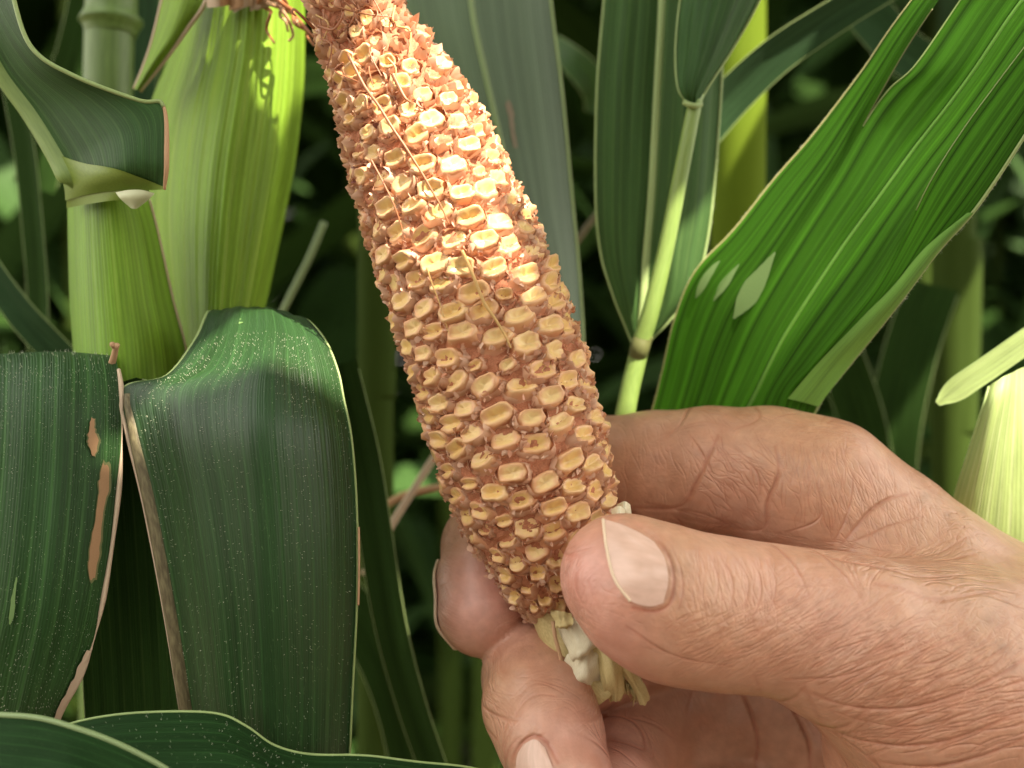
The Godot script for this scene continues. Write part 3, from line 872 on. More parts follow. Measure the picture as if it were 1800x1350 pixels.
func kernel_shape(r: RandomNumberGenerator, plump: float) -> ArrayMesh:
	# unit kernel: 1 across and along, y outward; a rounded block with a dented crown
	var n := 16
	var rings := []
	var cols := []
	var hs := [-0.25, 0.30, 0.62, 0.85, 1.0, 1.02, 0.88, 0.78]
	var rs := [1.55, 1.32, 1.08, 0.99, 0.90, 0.76, 0.50, 0.2]
	var dent := r.randf_range(0.2, 0.95)
	var fold := r.randf_range(0.05, 0.30)
	var ang := r.randf_range(-0.25, 0.25)
	var tip := Vector2(r.randf_range(-0.16, 0.16), r.randf_range(-0.2, 0.1))
	var lump := []
	for i in n:
		lump.append(r.randf_range(-0.09, 0.09))
	var orange := Color(0.60, 0.26, 0.13).lerp(Color(0.66, 0.35, 0.18), r.randf())
	var skin := Color(0.78, 0.53, 0.26).lerp(Color(0.70, 0.39, 0.20), r.randf())
	var chaffy := Color(0.57, 0.25, 0.14).lerp(Color(0.66, 0.37, 0.24), r.randf())
	var yellow := Color(0.76, 0.50, 0.17).lerp(Color(0.80, 0.60, 0.29), r.randf())
	for j in hs.size():
		var ring := []
		var cc := []
		for i in n:
			var a := TAU * i / n
			var k := pow(pow(absf(cos(a)), 3.0) + pow(absf(sin(a)), 3.0), -1.0 / 3.0)
			var rad: float = rs[j] * k * (1.0 + lump[i] * (1.0 if j < 5 else 0.6))
			var x := cos(a) * rad
			var z := sin(a) * rad
			var y: float = hs[j] * plump
			if j >= 5:
				y = lerpf(hs[4], hs[j], dent) * plump
			y += (tip.x * x + tip.y * z) * clampf(hs[j], 0, 1) + (0.05 * lump[(i * 3) % n] / 0.09 if j > 1 else 0.0)
			var across := x * sin(ang) + z * cos(ang)
			if j >= 3:
				y -= fold * exp(-pow(across / 0.25, 2.0)) * plump
			ring.append(Vector3(x, y, z))
			var c: Color = chaffy if j < 2 else (orange if j == 2 else (orange.lerp(skin, 0.55) if j == 3 else (skin if j < 6 else yellow)))
			c = c.lerp(Color(0.66, 0.30, 0.16), clampf(0.25 + lump[(i + j) % n] * 4.0, 0, 0.6) * (0.4 if j > 5 else 1.0))
			cc.append(c)
		rings.append(ring)
		cols.append(cc)
	return colored(rings, cols, 1)

func cup_shape(r: RandomNumberGenerator, height: float) -> ArrayMesh:
	# the torn papery cup round a kernel
	var n := 22
	var rings := [[], [], [], []]
	var cols := [[], [], [], []]
	var ph := r.randf() * TAU
	for i in n:
		var a := TAU * i / n
		var k := pow(pow(absf(cos(a)), 2.6) + pow(absf(sin(a)), 2.6), -1.0 / 2.6)
		var tall := height * (0.80 + 0.16 * sin(a * 2.0 + ph) + 0.16 * sin(a * 5.0 + ph * 2.0) + r.randf_range(-0.05, 0.05))
		var hood := pow(maxf(0.0, cos(a - ph)), 3.0)       # one side often folds over the kernel
		tall += height * 0.16 * hood
		var flare := 1.14 + r.randf_range(-0.08, 0.08) - 0.10 * hood
		var tone := Color(0.62, 0.28, 0.16).lerp(Color(0.72, 0.43, 0.29), r.randf())
		for j in 4:
			var t := j / 3.0
			var rad := k * (flare + 0.10 * sin(PI * t * 0.8) - 0.16 * t * t) * (1.0 + r.randf_range(-0.04, 0.04))
			rings[j].append(Vector3(cos(a) * rad, lerpf(-0.15, tall, t), sin(a) * rad))
			cols[j].append(tone.darkened(0.12).lerp(Color(0.80, 0.58, 0.42), 0.6 * t * t))
	return colored(rings, cols, 0)

func make_cob() -> void:
	var r := RandomNumberGenerator.new()
	r.seed = 21
	var kernel_m := mk("kernel", Color(1, 1, 1), 0.32, {"tint": true, "back": Color(0.22, 0.2, 0.16)})
	var cup_m := mk("chaff cup", Color(1, 1, 1), 0.5, {"tint": true, "back": Color(0.7, 0.66, 0.6)})
	var core_m := mk("cob core", Color(0.56, 0.23, 0.12), 0.8, {"map": noise_tex(0.06, 31, Color(0.6, 0.5, 0.46), Color(1, 1, 1), 5), "scale": Vector3(6, 14, 1)})
	# the axis, measured along its length
	var axis := []
	var width := []
	for w in COB.split(" "):
		var n := w.split_floats(",")
		axis.append(P(n[0], n[1], n[2]))
		width.append(n[3] * 0.95 * 0.1)                # half width over the kernels, millimetres
	var o := thing("corn_cob", "half bare reddish corn cob with sparse yellow kernels held by the hand", "corn cob", axis[-1])
	var steps := 400
	var s := [0.0]
	for i in steps:
		s.append(s[-1] + along(axis, (i + 1.0) / steps).distance_to(along(axis, float(i) / steps)))
	var widths := []
	for w in width:
		widths.append(Vector3(w, 0, 0))
	var half := func(t): return maxf(2.0, along(widths, t).x)
	var lumps := FastNoiseLite.new()
	lumps.seed = 3
	lumps.frequency = 0.75
	var core_v := PackedVector3Array()
	var core_uv := PackedVector2Array()
	var core_i := PackedInt32Array()
	tube_into(core_v, core_uv, core_i, axis, func(t): return maxf(1.2, half.call(t) - 1.3), 160, 420, 1.0)
	for i in core_v.size():
		var c := along(axis, core_uv[i].y)
		var q := core_v[i] * 1000.0
		core_v[i] += (core_v[i] - c).normalized() * 0.0006 * (lumps.get_noise_3d(q.x, q.y, q.z) + 0.6 * lumps.get_noise_3d(q.x * 2.3, q.y * 2.3, q.z * 2.3))
	obj("core", commit(core_v, core_uv, core_i), core_m, o)
	var kernels := []
	var cups := []
	for k in 14:
		kernels.append(kernel_shape(r, r.randf_range(0.85, 1.1)))
		cups.append(cup_shape(r, r.randf_range(0.95, 1.25)))
	var rows := 20
	var pitch := 0.00455
	var ring := 0
	var at_s := 0.004
	var st := 0
	var placed := 0
	var hidden := SurfaceTool.new()
	var hidden_cups := SurfaceTool.new()
	hidden.begin(Mesh.PRIMITIVE_TRIANGLES)
	hidden_cups.begin(Mesh.PRIMITIVE_TRIANGLES)
	var chaff_v := PackedVector3Array()
	var chaff_c := PackedColorArray()
	var chaff_i := PackedInt32Array()
	while at_s < s[-1] - 0.0015:
		for row in rows:
			var along_s: float = at_s + (0.5 * pitch if row % 2 else 0.0) + r.randf_range(-0.0005, 0.0005)
			if along_s > s[-1] - 0.001:
				continue
			st = 0
			while st < steps - 1 and s[st + 1] < along_s:
				st += 1
			var t: float = (st + (along_s - s[st]) / maxf(1e-6, s[st + 1] - s[st])) / steps
			var c := along(axis, t)
			var d := (along(axis, t + 0.004) - along(axis, t - 0.004)).normalized()
			var n0 := d.cross(Vector3(0, 0, 1)).normalized()
			var b0 := n0.cross(d).normalized()
			var a := TAU * (row + 0.3) / rows + r.randf_range(-0.035, 0.035) + 0.10 * sin(ring * 0.31)
			var out := n0 * cos(a) + b0 * sin(a)
			var rad: float = half.call(t) * 0.001
			var top := smoothstep(0.50, 0.30, t)               # the ill filled end
			var poor := clampf(top + 0.35 * smoothstep(-0.25, -0.8, n0.dot(out) * -1.0), 0.0, 1.0)
			var lean := 0.38
			var y := (out - d * lean).normalized()
			var x := y.cross(d).normalized()
			var z := x.cross(y).normalized()
			var fit := (r.randf_range(0.92, 1.06) if r.randf() > 0.07 else r.randf_range(0.55, 0.75)) * (1.0 - 0.22 * poor * r.randf())
			var hw: float = 0.5 * TAU * (rad - 0.0012) / rows * 1.12 * fit
			var hl := pitch * 0.5 * 0.72 * fit
			var tall := 0.0031 * (1.0 - 0.42 * poor * r.randf()) * r.randf_range(0.80, 1.08) * lerpf(0.75, 1.0, smoothstep(0.55, 0.85, fit))
			var shrunk: bool = t < 0.30 and out.x > 0.25 and r.randf() < 0.8   # the shrivelled side near the tip
			if shrunk:
				hw *= 0.7
				hl *= 0.7
				tall *= 0.7
			var tilt := Basis(y, r.randf_range(-0.2, 0.2)) * Basis(x, r.randf_range(-0.18, 0.18)) * Basis(z, r.randf_range(-0.12, 0.12))
			var base := c + out * (rad - 0.0029)
			var frame := Transform3D(tilt * Basis(x * hw, y * tall, z * hl), base - origin)
			var kind := r.randi() % kernels.size()
			var wide := 1.08 + 0.14 * poor + 0.08 * r.randf()
			var cup_frame := Transform3D(Basis.from_scale(Vector3(wide, (0.72 + 0.14 * poor * r.randf() + 0.22 * r.randf()) * lerpf(0.8, 1.0, smoothstep(-0.1, 0.5, out.z)) * 0.0031 / tall, wide)), Vector3(0, -0.05, 0))
			var shown: bool = out.z > -0.12 and c.y < HEIGHT + 0.072
			if shown and placed < 298 and tall > 0.0012:
				var kn := obj("kernel", kernels[kind], kernel_m, o)
				kn.transform = frame
				var cup := obj("chaff_cup", cups[(kind + ring) % cups.size()], cup_m, kn)
				cup.transform = cup_frame
				placed += 1
			else:
				hidden.append_from(kernels[kind], 0, frame)
				hidden_cups.append_from(cups[kind], 0, frame * cup_frame)
			# loose papery flakes round the kernel
			if out.z > -0.4:
				for q in 24:
					var fa := r.randf() * TAU
					var foot := frame * Vector3(cos(fa) * r.randf_range(1.05, 1.45), r.randf_range(0.45, 0.75), sin(fa) * r.randf_range(1.1, 1.6))
					var up := (out + (frame.basis * Vector3(cos(fa), 0, sin(fa))).normalized() * r.randf_range(-1.8, 0.8) - d * 0.5).normalized()
					var side := up.cross(out + Vector3(r.randf_range(-1, 1), r.randf_range(-1, 1), r.randf_range(-1, 1))).normalized()
					var l := r.randf_range(0.0005, 0.0010)
					var fw := r.randf_range(0.00025, 0.0007)
					var curl := out.cross(side) * l * r.randf_range(-0.4, 0.4)
					var b := chaff_v.size()
					chaff_v.append_array(PackedVector3Array([foot - side * fw, foot + side * fw, foot + up * l * 0.6 - side * fw * 0.9 + curl * 0.4, foot + up * l * 0.6 + side * fw * 0.8 + curl * 0.5, foot + up * l - side * fw * r.randf_range(0.2, 0.6) + curl, foot + up * l * r.randf_range(0.85, 1.1) + side * fw * r.randf_range(0.1, 0.6) + curl * 1.2]))
					var tone := Color(0.60, 0.28, 0.17).lerp(Color(0.80, 0.59, 0.45), r.randf())
					if (shrunk and r.randf() < 0.6) or (top > 0.5 and r.randf() < 0.12):
						tone = Color(0.24, 0.09, 0.07)
					for h in 6:
						chaff_c.append(tone)
					chaff_i.append_array(PackedInt32Array([b, b + 1, b + 2, b + 1, b + 3, b + 2, b + 2, b + 3, b + 4, b + 3, b + 5, b + 4]))
		at_s += pitch
		ring += 1
	print("kernels shown ", placed)
	obj("kernel", hidden.commit(), kernel_m, o, "stuff")
	obj("chaff_cup", hidden_cups.commit(), cup_m, o, "stuff")
	obj("chaff", commit(chaff_v, PackedVector2Array(), chaff_i, chaff_c, false), cup_m, o, "stuff")
	# strands of silk lying over the kernels
	var lay := func(text: String, radius: float, m: String):
		var p := []
		for w in text.split(" "):
			var n: PackedFloat64Array = w.split_floats(",")
			var best := 0.0
			for k in 101:
				if absf(along(axis, k / 100.0).y - P(n[0], n[1], 15).y) < absf(along(axis, best).y - P(n[0], n[1], 15).y):
					best = k / 100.0
			var R: float = half.call(best) * 0.001 + 0.0004
			var off := (P(n[0], n[1], 14).x - along(axis, best).x) * 0.94
			p.append(P(n[0], n[1], 1000.0 * (sqrt(maxf(0.0, R * R - off * off)) + along(axis, best).z) + (n[2] if n.size() > 2 else 0.0)))
		obj("silk", tube(p, func(t): return radius * (1.0 - 0.5 * t * t), 6, 60), mats[m], o)
	lay.call("612,95 640,150 665,185 690,225 715,262 745,310 762,340 775,362 790,395", 0.26, "silk")
	lay.call("812,440 830,480 850,530 870,560 888,590 898,612", 0.30, "pale silk")
	lay.call("652,280 668,310 688,350 700,380 712,420", 0.16, "silk")
	lay.call("560,46 585,52 600,34 604,20", 0.28, "silk")
	lay.call("590,12 640,24 690,30", 0.2, "silk")
	lay.call("690,130 700,150 712,172 722,180", 0.35, "silk")
	lay.call("922,645 930,656", 0.22, "silk")
	lay.call("750,470 760,500 775,540 790,590", 0.14, "pale silk")
	for k in 14:
		var x := r.randf_range(540, 700)
		var y := r.randf_range(-20, 120)
		lay.call("%f,%f %f,%f %f,%f" % [x, y, x + r.randf_range(-16, 26), y + r.randf_range(8, 26), x + r.randf_range(0, 40), y + r.randf_range(30, 60)], 0.18, "silk" if k % 3 else "pale silk")
	obj("silk", tube(pts("552,50,4 536,34,6 524,22,7 516,16,7 514,22,7 520,28,7"), func(t): return 0.3 - 0.15 * t, 6, 40), mats["silk"], o)
	# the snapped stub of the shank with torn husk round it
	var stub_m := mk("shank", Color(0.66, 0.54, 0.27), 0.6, {"map": noise_tex(0.03, 33, Color(0.7, 0.66, 0.55), Color(1, 1, 1), 4), "scale": Vector3(4, 1, 1)})
	var white_m := mk("torn husk", Color(0.84, 0.77, 0.58), 0.5, {"back": Color(0.5, 0.5, 0.45), "map": noise_tex(0.02, 34, Color(0.78, 0.74, 0.66), Color(1, 1, 1), 4), "scale": Vector3(5, 1, 1)})
	obj("shank", tube(pts("972,1060,-3 985,1095,-3 1010,1140,-2 1040,1180,-2 1068,1212,-2"), func(t): return 4.4 + 0.5 * t, 20, 20), stub_m, o)
	var torn := ["975,1085,1 1000,1085,3 1030,1092,2|992,1130,3 1020,1122,5 1054,1120,3|1000,1152,4 1022,1150,6.5 1050,1136,4|1012,1165,3 1024,1160,4 1040,1150,3",
		"1000,1150,3 1030,1140,5 1056,1128,3|985,1185,3 1022,1178,5.5 1050,1160,4|992,1205,3 1024,1200,5 1060,1188,3|1010,1226,1 1030,1218,2 1056,1204,1",
		"1035,1120,4 1058,1130,5 1085,1140,3|1050,1165,4 1072,1172,5.5 1096,1172,3|1062,1205,3 1080,1212,4 1100,1208,2|1072,1236,1 1080,1232,2 1088,1230,1",
		"1060,1110,3 1082,1120,4 1100,1124,2|1085,1160,3 1100,1165,4 1116,1166,2|1104,1196,2 1116,1200,3 1128,1194,1|1122,1236,0 1132,1238,1 1144,1224,0",
		"1040,1160,-2 1060,1165,0 1084,1170,-2|1050,1200,-2 1072,1205,0 1100,1200,-2|1062,1225,-3 1080,1226,-2 1104,1222,-3",
		"1090,1130,-1 1105,1140,1 1116,1150,-1|1108,1180,-1 1116,1186,0 1124,1184,-1|1112,1214,-3 1116,1216,-2 1122,1212,-3",
		"968,1070,3 985,1075,4.5 1005,1078,4|972,1090,4 988,1096,5.5 1006,1096,5|980,1102,4 988,1106,5 996,1106,5"]
	for k in torn.size():
		obj("husk_strip", sheet(grid(torn[k]), 10, 16, func(u, v): return 0.22 * sin(u * 21.0 + k) + 0.3 * sin(v * 9.0 + u * 4.0 + k)), white_m if k < 2 else stub_m, o)
	obj("husk_edge", tube(pts("972,1092,3 976,1120,3.5 984,1150,3.5 990,1180,3 1004,1222,2"), func(_t): return 0.35, 6, 30), mats["tan"], o)
	for k in 40:
		var x := r.randf_range(1030, 1128)
		var y := r.randf_range(1190, 1210)
		obj("fibre", tube(pts("%f,%f,-1 %f,%f,0 %f,%f,-2" % [x, y, x + r.randf_range(0, 12), y + 14, x + r.randf_range(0, 16), y + r.randf_range(20, 34)]), func(t): return 0.22 * (1.0 - 0.7 * t), 5, 8), stub_m, o)
	for p in ["1088,903,9", "1098,895,6"]:
		var q: PackedFloat64Array = p.split_floats(",")
		obj("loose_husk", sheet([[P(q[0] - 14, q[1] - 8, q[2]), P(q[0], q[1] - 14, q[2] + 2), P(q[0] + 10, q[1] - 8, q[2])], [P(q[0] - 12, q[1] + 6, q[2]), P(q[0], q[1] + 4, q[2] + 3), P(q[0] + 12, q[1] + 6, q[2])], [P(q[0] - 6, q[1] + 16, q[2]), P(q[0] + 4, q[1] + 14, q[2] + 1), P(q[0] + 14, q[1] + 14, q[2] - 1)]], 6, 6), white_m, o)

# ---------------------------------------------------------------- the hand

# chains of joints: x, y on the subject plane, depth and radius (radius as it looks there, tenths of a millimetre)
const CHAINS := [
	"1084,1005,20,92 1118,1030,21,106 1180,1066,20,114 1240,1076,18,112 1310,1084,16,113 1400,1094,15,112 1500,1130,14,142 1640,1195,8,200 1850,1230,-2,240 2250,1330,-12,270 3000,1580,-30,290",
	"1700,1330,0,190 1560,1330,0,110",
	"1445,868,-14,124 1560,945,-14,112 1680,1035,-14,112 1850,1130,-14,118 2250,1300,-14,150 3000,1560,-26,170",
	"1400,930,-18,86 1530,970,-8,84 1640,1020,-6,120",
	"1320,1120,-34,130 1420,1260,-34,150 1600,1330,-28,190",
	"1445,868,-14,122 1350,835,-17,119 1250,826,-20,110 1150,830,-24,106 1060,838,-28,104 960,862,-32,98 890,905,-30,88 858,960,-22,80 848,1020,-15,78 850,1074,-11,81",
	"1330,1080,-34,120 1200,1110,-34,110 1090,1140,-28,104 1005,1158,-18,98 945,1190,-8,96 948,1240,0,98 966,1290,5,94 990,1370,10,86 1005,1410,12,80",
	"1380,1230,-34,110 1250,1255,-32,112 1140,1300,-26,104 1088,1360,-13,90 1072,1400,-2,90 1080,1450,4,86",
	"1450,1330,-34,110 1340,1370,-32,95 1220,1420,-20,85"]
const GROUP := [0, 0, 0, 0, 0, 1, 2, 3, 4]

var cones := []                # [ax, ay, az, dx, dy, dz, 1/len2, r0, dr, group]
var sample_h := 0.75

func local_mm(p: Vector3) -> Vector3:
	return Vector3(p.x * 1000.0, (p.y - HEIGHT) * 1000.0, p.z * 1000.0)

func make_cones() -> void:
	for c in CHAINS.size():
		var last := []
		for w in CHAINS[c].split(" "):
			var n: PackedFloat64Array = w.split_floats(",")
			var p := local_mm(P(n[0], n[1], n[2]))
			var r: float = n[3] * 0.1 * (EYE - n[2] * 0.001) / EYE
			if last.size():
				var d: Vector3 = p - last[0]
				cones.append([last[0].x, last[0].y, last[0].z, d.x, d.y, d.z, 1.0 / d.length_squared(), last[1], r - last[1], GROUP[c]])
			last = [p, r]

func field(x: float, y: float, z: float, near: Array) -> float:
	# blends each finger by itself, then the fingers with the palm; fingers only touch each other
	var g := [99.0, 99.0, 99.0, 99.0, 99.0]
	for c in near:
		var px: float = x - c[0]
		var py: float = y - c[1]
		var pz: float = z - c[2]
		var t := clampf((px * c[3] + py * c[4] + pz * c[5]) * c[6], 0.0, 1.0)
		px -= c[3] * t
		py -= c[4] * t
		pz -= c[5] * t
		var d: float = sqrt(px * px + py * py + pz * pz) - c[7] - c[8] * t
		var k: float = 6.0 if c[9] == 0 else 1.5
		var o: float = g[c[9]]
		var h := k - absf(d - o)
		g[c[9]] = minf(d, o) - (h * h * 0.25 / k if h > 0.0 else 0.0)
	var f: float = g[1]
	for i in [2, 3, 4]:
		var h := 0.8 - absf(f - g[i])
		f = minf(f, g[i]) - (h * h * 0.3125 if h > 0.0 else 0.0)
	var h := 5.0 - absf(f - g[0])
	return minf(f, g[0]) - (h * h * 0.05 if h > 0.0 else 0.0)

func nearby(x: float, y: float, z: float, reach: float) -> Array:
	# the cones that matter within reach of a place
	var ds := []
	var least := 1e9
	for c in cones:
		var px: float = x - c[0]
		var py: float = y - c[1]
		var pz: float = z - c[2]
		var t := clampf((px * c[3] + py * c[4] + pz * c[5]) * c[6], 0.0, 1.0)
		px -= c[3] * t
		py -= c[4] * t
		pz -= c[5] * t
		var d: float = sqrt(px * px + py * py + pz * pz) - c[7] - c[8] * t
		ds.append(d)
		least = minf(least, d)
	if least > reach + 9.0:
		return []
	var out := []
	for i in cones.size():
		if ds[i] < least + 2.0 * reach + 7.0:
			out.append(cones[i])
	return out

var skin_z := PackedFloat32Array()      # the skin nearest the viewer over a grid on the subject plane, 5 units a cell
const SZ_W := 260
const SZ_H := 160

func skin_at(px: float, py: float) -> float:
	# depth of the hand's front surface behind a place of the subject plane
	var x := clampi(int((px - 740.0) / 5.0), 0, SZ_W - 1)
	var y := clampi(int((py - 680.0) / 5.0), 0, SZ_H - 1)
	return skin_z[y * SZ_W + x]

func hit(px: float, py: float) -> float:
	# depth at which a straight line from the eye first meets the hand
	var z := 34.0
	for k in 60:
		var p := local_mm(P(px, py, z))
		var d := field(p.x, p.y, p.z, cones)
		if d < 0.03:
			return z
		z -= maxf(d * 0.8, 0.02)
		if z < -60.0:
			break
	return skin_at(px, py)

func make_hand() -> void:
	make_cones()
	var o := thing("hand", "weathered adult hand gripping the cob between thumb and fingers", "hand", P(1850, 1180, -5))
	var h := sample_h
	var B := 6
	var lo := Vector3(-17, -92, -58)
	var n := Vector3i(282, 132, 126)
	var sx := n.x
	var sxy := n.x * n.y
	var f := PackedFloat32Array()
	f.resize(n.x * n.y * n.z)
	f.fill(50.0)
	var blocks := []
	var half := h * B * 0.5
	var diag := half * 1.733
	for bz in n.z / B:
		for by in n.y / B:
			for bx in n.x / B:
				var cx := lo.x + (bx * B) * h + half
				var cy := lo.y + (by * B) * h + half
				var cz := lo.z + (bz * B) * h + half
				var near := nearby(cx, cy, cz, diag)
				if near.is_empty() or absf(field(cx, cy, cz, near)) > diag + 4.0 * h:
					continue
				blocks.append(Vector3i(bx * B, by * B, bz * B))
				for k in B:
					for j in B:
						var at_ := (bz * B + k) * sxy + (by * B + j) * sx + bx * B
						var y := lo.y + (by * B + j) * h
						var z := lo.z + (bz * B + k) * h
						for i in B:
							f[at_ + i] = field(lo.x + (bx * B + i) * h, y, z, near)
	# surface nets
	var v := PackedVector3Array()
	var id := {}
	var idx := PackedInt32Array()
	var ofs := [0, 1, sx, sx + 1, sxy, sxy + 1, sxy + sx, sxy + sx + 1]
	var cx8 := [0.0, 1.0, 0.0, 1.0, 0.0, 1.0, 0.0, 1.0]
	var cy8 := [0.0, 0.0, 1.0, 1.0, 0.0, 0.0, 1.0, 1.0]
	var cz8 := [0.0, 0.0, 0.0, 0.0, 1.0, 1.0, 1.0, 1.0]
	var e1 := [0, 2, 4, 6, 0, 1, 4, 5, 0, 1, 2, 3]
	var e2 := [1, 3, 5, 7, 2, 3, 6, 7, 4, 5, 6, 7]
	for b in blocks:
		for k in B:
			if b.z + k >= n.z - 1: continue
			for j in B:
				if b.y + j >= n.y - 1: continue
				for i in B:
					if b.x + i >= n.x - 1: continue
					var a: int = (b.z + k) * sxy + (b.y + j) * sx + b.x + i
					var inside := 0
					var bad := false
					var val := []
					for q in 8:
						var w: float = f[a + ofs[q]]
						val.append(w)
						if w > 49.0: bad = true
						if w < 0.0: inside += 1
					if inside == 0 or inside == 8 or bad:
						continue
					var c := Vector3.ZERO
					var m := 0
					for q in 12:
						var p: int = e1[q]
						var r: int = e2[q]
						if (val[p] < 0.0) != (val[r] < 0.0):
							var t: float = val[p] / (val[p] - val[r])
							c += Vector3(lerpf(cx8[p], cx8[r], t), lerpf(cy8[p], cy8[r], t), lerpf(cz8[p], cz8[r], t))
							m += 1
					c /= m
					id[a] = v.size()
					v.append(Vector3(lo.x + (b.x + i + c.x) * h, lo.y + (b.y + j + c.y) * h, lo.z + (b.z + k + c.z) * h))
	var steps3 := [1, sx, sxy]
	for a in id:
		for ax in 3:
			var s0: bool = f[a] < 0.0
			var s1: bool = f[a + steps3[ax]] < 0.0
			if s0 == s1:
				continue
			var u: int = steps3[(ax + 1) % 3]
			var w: int = steps3[(ax + 2) % 3]
			if not (id.has(a - u) and id.has(a - w) and id.has(a - u - w)):
				continue
			var q := [id[a], id[a - u], id[a - u - w], id[a - w]]
			if s0:
				idx.append_array(PackedInt32Array([q[0], q[2], q[1], q[0], q[3], q[2]]))
			else:
				idx.append_array(PackedInt32Array([q[0], q[1], q[2], q[0], q[2], q[3]]))
	print("hand vertices ", v.size())
	# the front of the skin, to lay creases and nails on
	skin_z.resize(SZ_W * SZ_H)
	skin_z.fill(-60.0)
	for p in v:
		var k := EYE / (EYE - p.z * 0.001)
		var x := int((900.0 + p.x * 10.0 * k - 740.0) / 5.0)
		var y := int((675.0 - p.y * 10.0 * k - 680.0) / 5.0)
		for dy in [0, 1]:
			for dx in [0, 1]:
				if x + dx >= 0 and x + dx < SZ_W and y + dy >= 0 and y + dy < SZ_H:
					var e: int = (y + dy) * SZ_W + x + dx
					skin_z[e] = maxf(skin_z[e], p.z)
	skin_maps()
	# press the folds into the surface and colour it
	var col := PackedColorArray()
	var arrays := []
	arrays.resize(Mesh.ARRAY_MAX)
	arrays[Mesh.ARRAY_VERTEX] = v
	arrays[Mesh.ARRAY_INDEX] = idx
	var st := SurfaceTool.new()
	var rough_mesh := ArrayMesh.new()
	rough_mesh.add_surface_from_arrays(Mesh.PRIMITIVE_TRIANGLES, arrays)
	st.create_from(rough_mesh, 0)
	st.index()
	st.generate_normals()
	var done := st.commit_to_arrays()
	v = done[Mesh.ARRAY_VERTEX]
	var nn: PackedVector3Array = done[Mesh.ARRAY_NORMAL]
	idx = done[Mesh.ARRAY_INDEX]
	col.resize(v.size())
	var tone := FastNoiseLite.new()
	tone.seed = 4
	tone.frequency = 0.09
	tone.fractal_octaves = 3
	for i in v.size():
		var p := v[i]
		col[i] = skin_color(p, nn[i], tone)
		var depth := fold_at(p) * smoothstep(0.0, 0.6, nn[i].z)
		v[i] = Vector3(p.x, p.y + HEIGHT * 1000.0, p.z) * 0.001 - nn[i] * depth * 0.001
	var S := 1.0 / (FOLD_SIZE * 0.001)
	var skin := mk("skin", Color(1, 1, 1), 0.36, {"tint": true, "map": tex["skin"], "bump": tex["skin_relief"], "relief": 0.05})
	skin.uv1_triplanar = true
	skin.uv1_triplanar_sharpness = 3.0
	skin.uv1_scale = Vector3(S, S, S)
	# the map's left edge lies at FOLD_X, its top at FOLD_Y; three planes share it
	skin.uv1_offset = Vector3((origin.x * 1000.0 - FOLD_X) / FOLD_SIZE, ((origin.y - HEIGHT) * 1000.0 - FOLD_Y) / FOLD_SIZE, 0.3)
	skin.subsurf_scatter_enabled = true
	skin.subsurf_scatter_strength = 0.06
	obj("skin", commit(v, PackedVector2Array(), idx, col), skin, o)
	# nails
	var nail_m := mk("nail", Color(0.72, 0.48, 0.39), 0.2, {"map": noise_tex(0.012, 41, Color(0.86, 0.84, 0.82), Color(1, 1, 1), 3), "scale": Vector3(1, 0.3, 1)})
	var edge_m := mk("nail edge", Color(0.74, 0.56, 0.40), 0.4)
	var nail := func(text: String, edge: int, lift: float):
		var g := []
		for row in text.split("|"):
			var a := []
			for w in row.split(" "):
				var q: PackedFloat64Array = w.split_floats(",")
				a.append(P(q[0], q[1], q[2] if q.size() > 2 else hit(q[0], maxf(q[1], 930.0 if q[1] < 960.0 else 0.0)) + lift))
			g.append(a)
		var m := obj("nail", sheet(g, 24, 24, func(u, v): return 0.3 * sin(PI * clampf(u, 0, 1)) * sin(PI * clampf(v * 0.7 + 0.3, 0, 1)) + 0.02 * sin(u * 60.0)), nail_m, o)
		obj("free_edge", tube(edge_line(g, edge, 0.0, 1.0) if edge >= 0 else g[-1], func(_t): return 0.25, 8, 40), edge_m, m)
	nail.call("1150,952 1168,983 1174,1022 1166,1060|1120,934 1135,972 1143,1020 1146,1066|1090,921 1100,966 1112,1020 1128,1064|1060,912 1066,962 1080,1017 1108,1057", -1, 0.25)
	# the nail of the index finger lies on its far side, seen edge on
	var side := []
	for row in [[985, -19, -23], [1010, -14, -22], [1050, -11, -20], [1100, -10, -19], [1140, -11, -18]]:
		var a := []
		for k in 4:
			var z: float = lerpf(row[1], row[2], k / 3.0)
			var y: float = local_mm(P(800, row[0], z)).y
			var x := -22.0
			while x < 10.0 and field(x, y, z, cones) > 0.02:
				x += maxf(0.02, 0.7 * field(x, y, z, cones))
			a.append(Vector3(x - 0.45, y + HEIGHT * 1000.0, z) * 0.001)
		side.append(a)
	var far_nail := obj("nail", sheet(side, 12, 24), nail_m, o)
	obj("free_edge", tube(side[-1], func(_t): return 0.3, 8, 16), edge_m, far_nail)
	obj("free_edge", tube(edge_line(side, 0.0), func(_t): return 0.3, 8, 30), edge_m, far_nail)
	nail.call("920,1308 940,1300 958,1314|908,1332 938,1328 970,1346|908,1375 945,1375 985,1390|918,1420 955,1425 995,1425", -1, 0.3)

const FOLD_X := -18.0          # left edge of the skin map, millimetres from the middle
const FOLD_Y := 6.0            # its top edge
const FOLD_SIZE := 125.0
const FOLD_N := 1280
var fold := PackedFloat32Array()       # depth of the creases, 0 to 1
var pale := PackedFloat32Array()       # dry pale lines (negative) and red brown lines (positive)

func to_map(px: float, py: float) -> Vector2:
	var p := local_mm(P(px, py, skin_at(px, py)))
	return Vector2((p.x - FOLD_X) / FOLD_SIZE, (FOLD_Y - p.y) / FOLD_SIZE) * FOLD_N

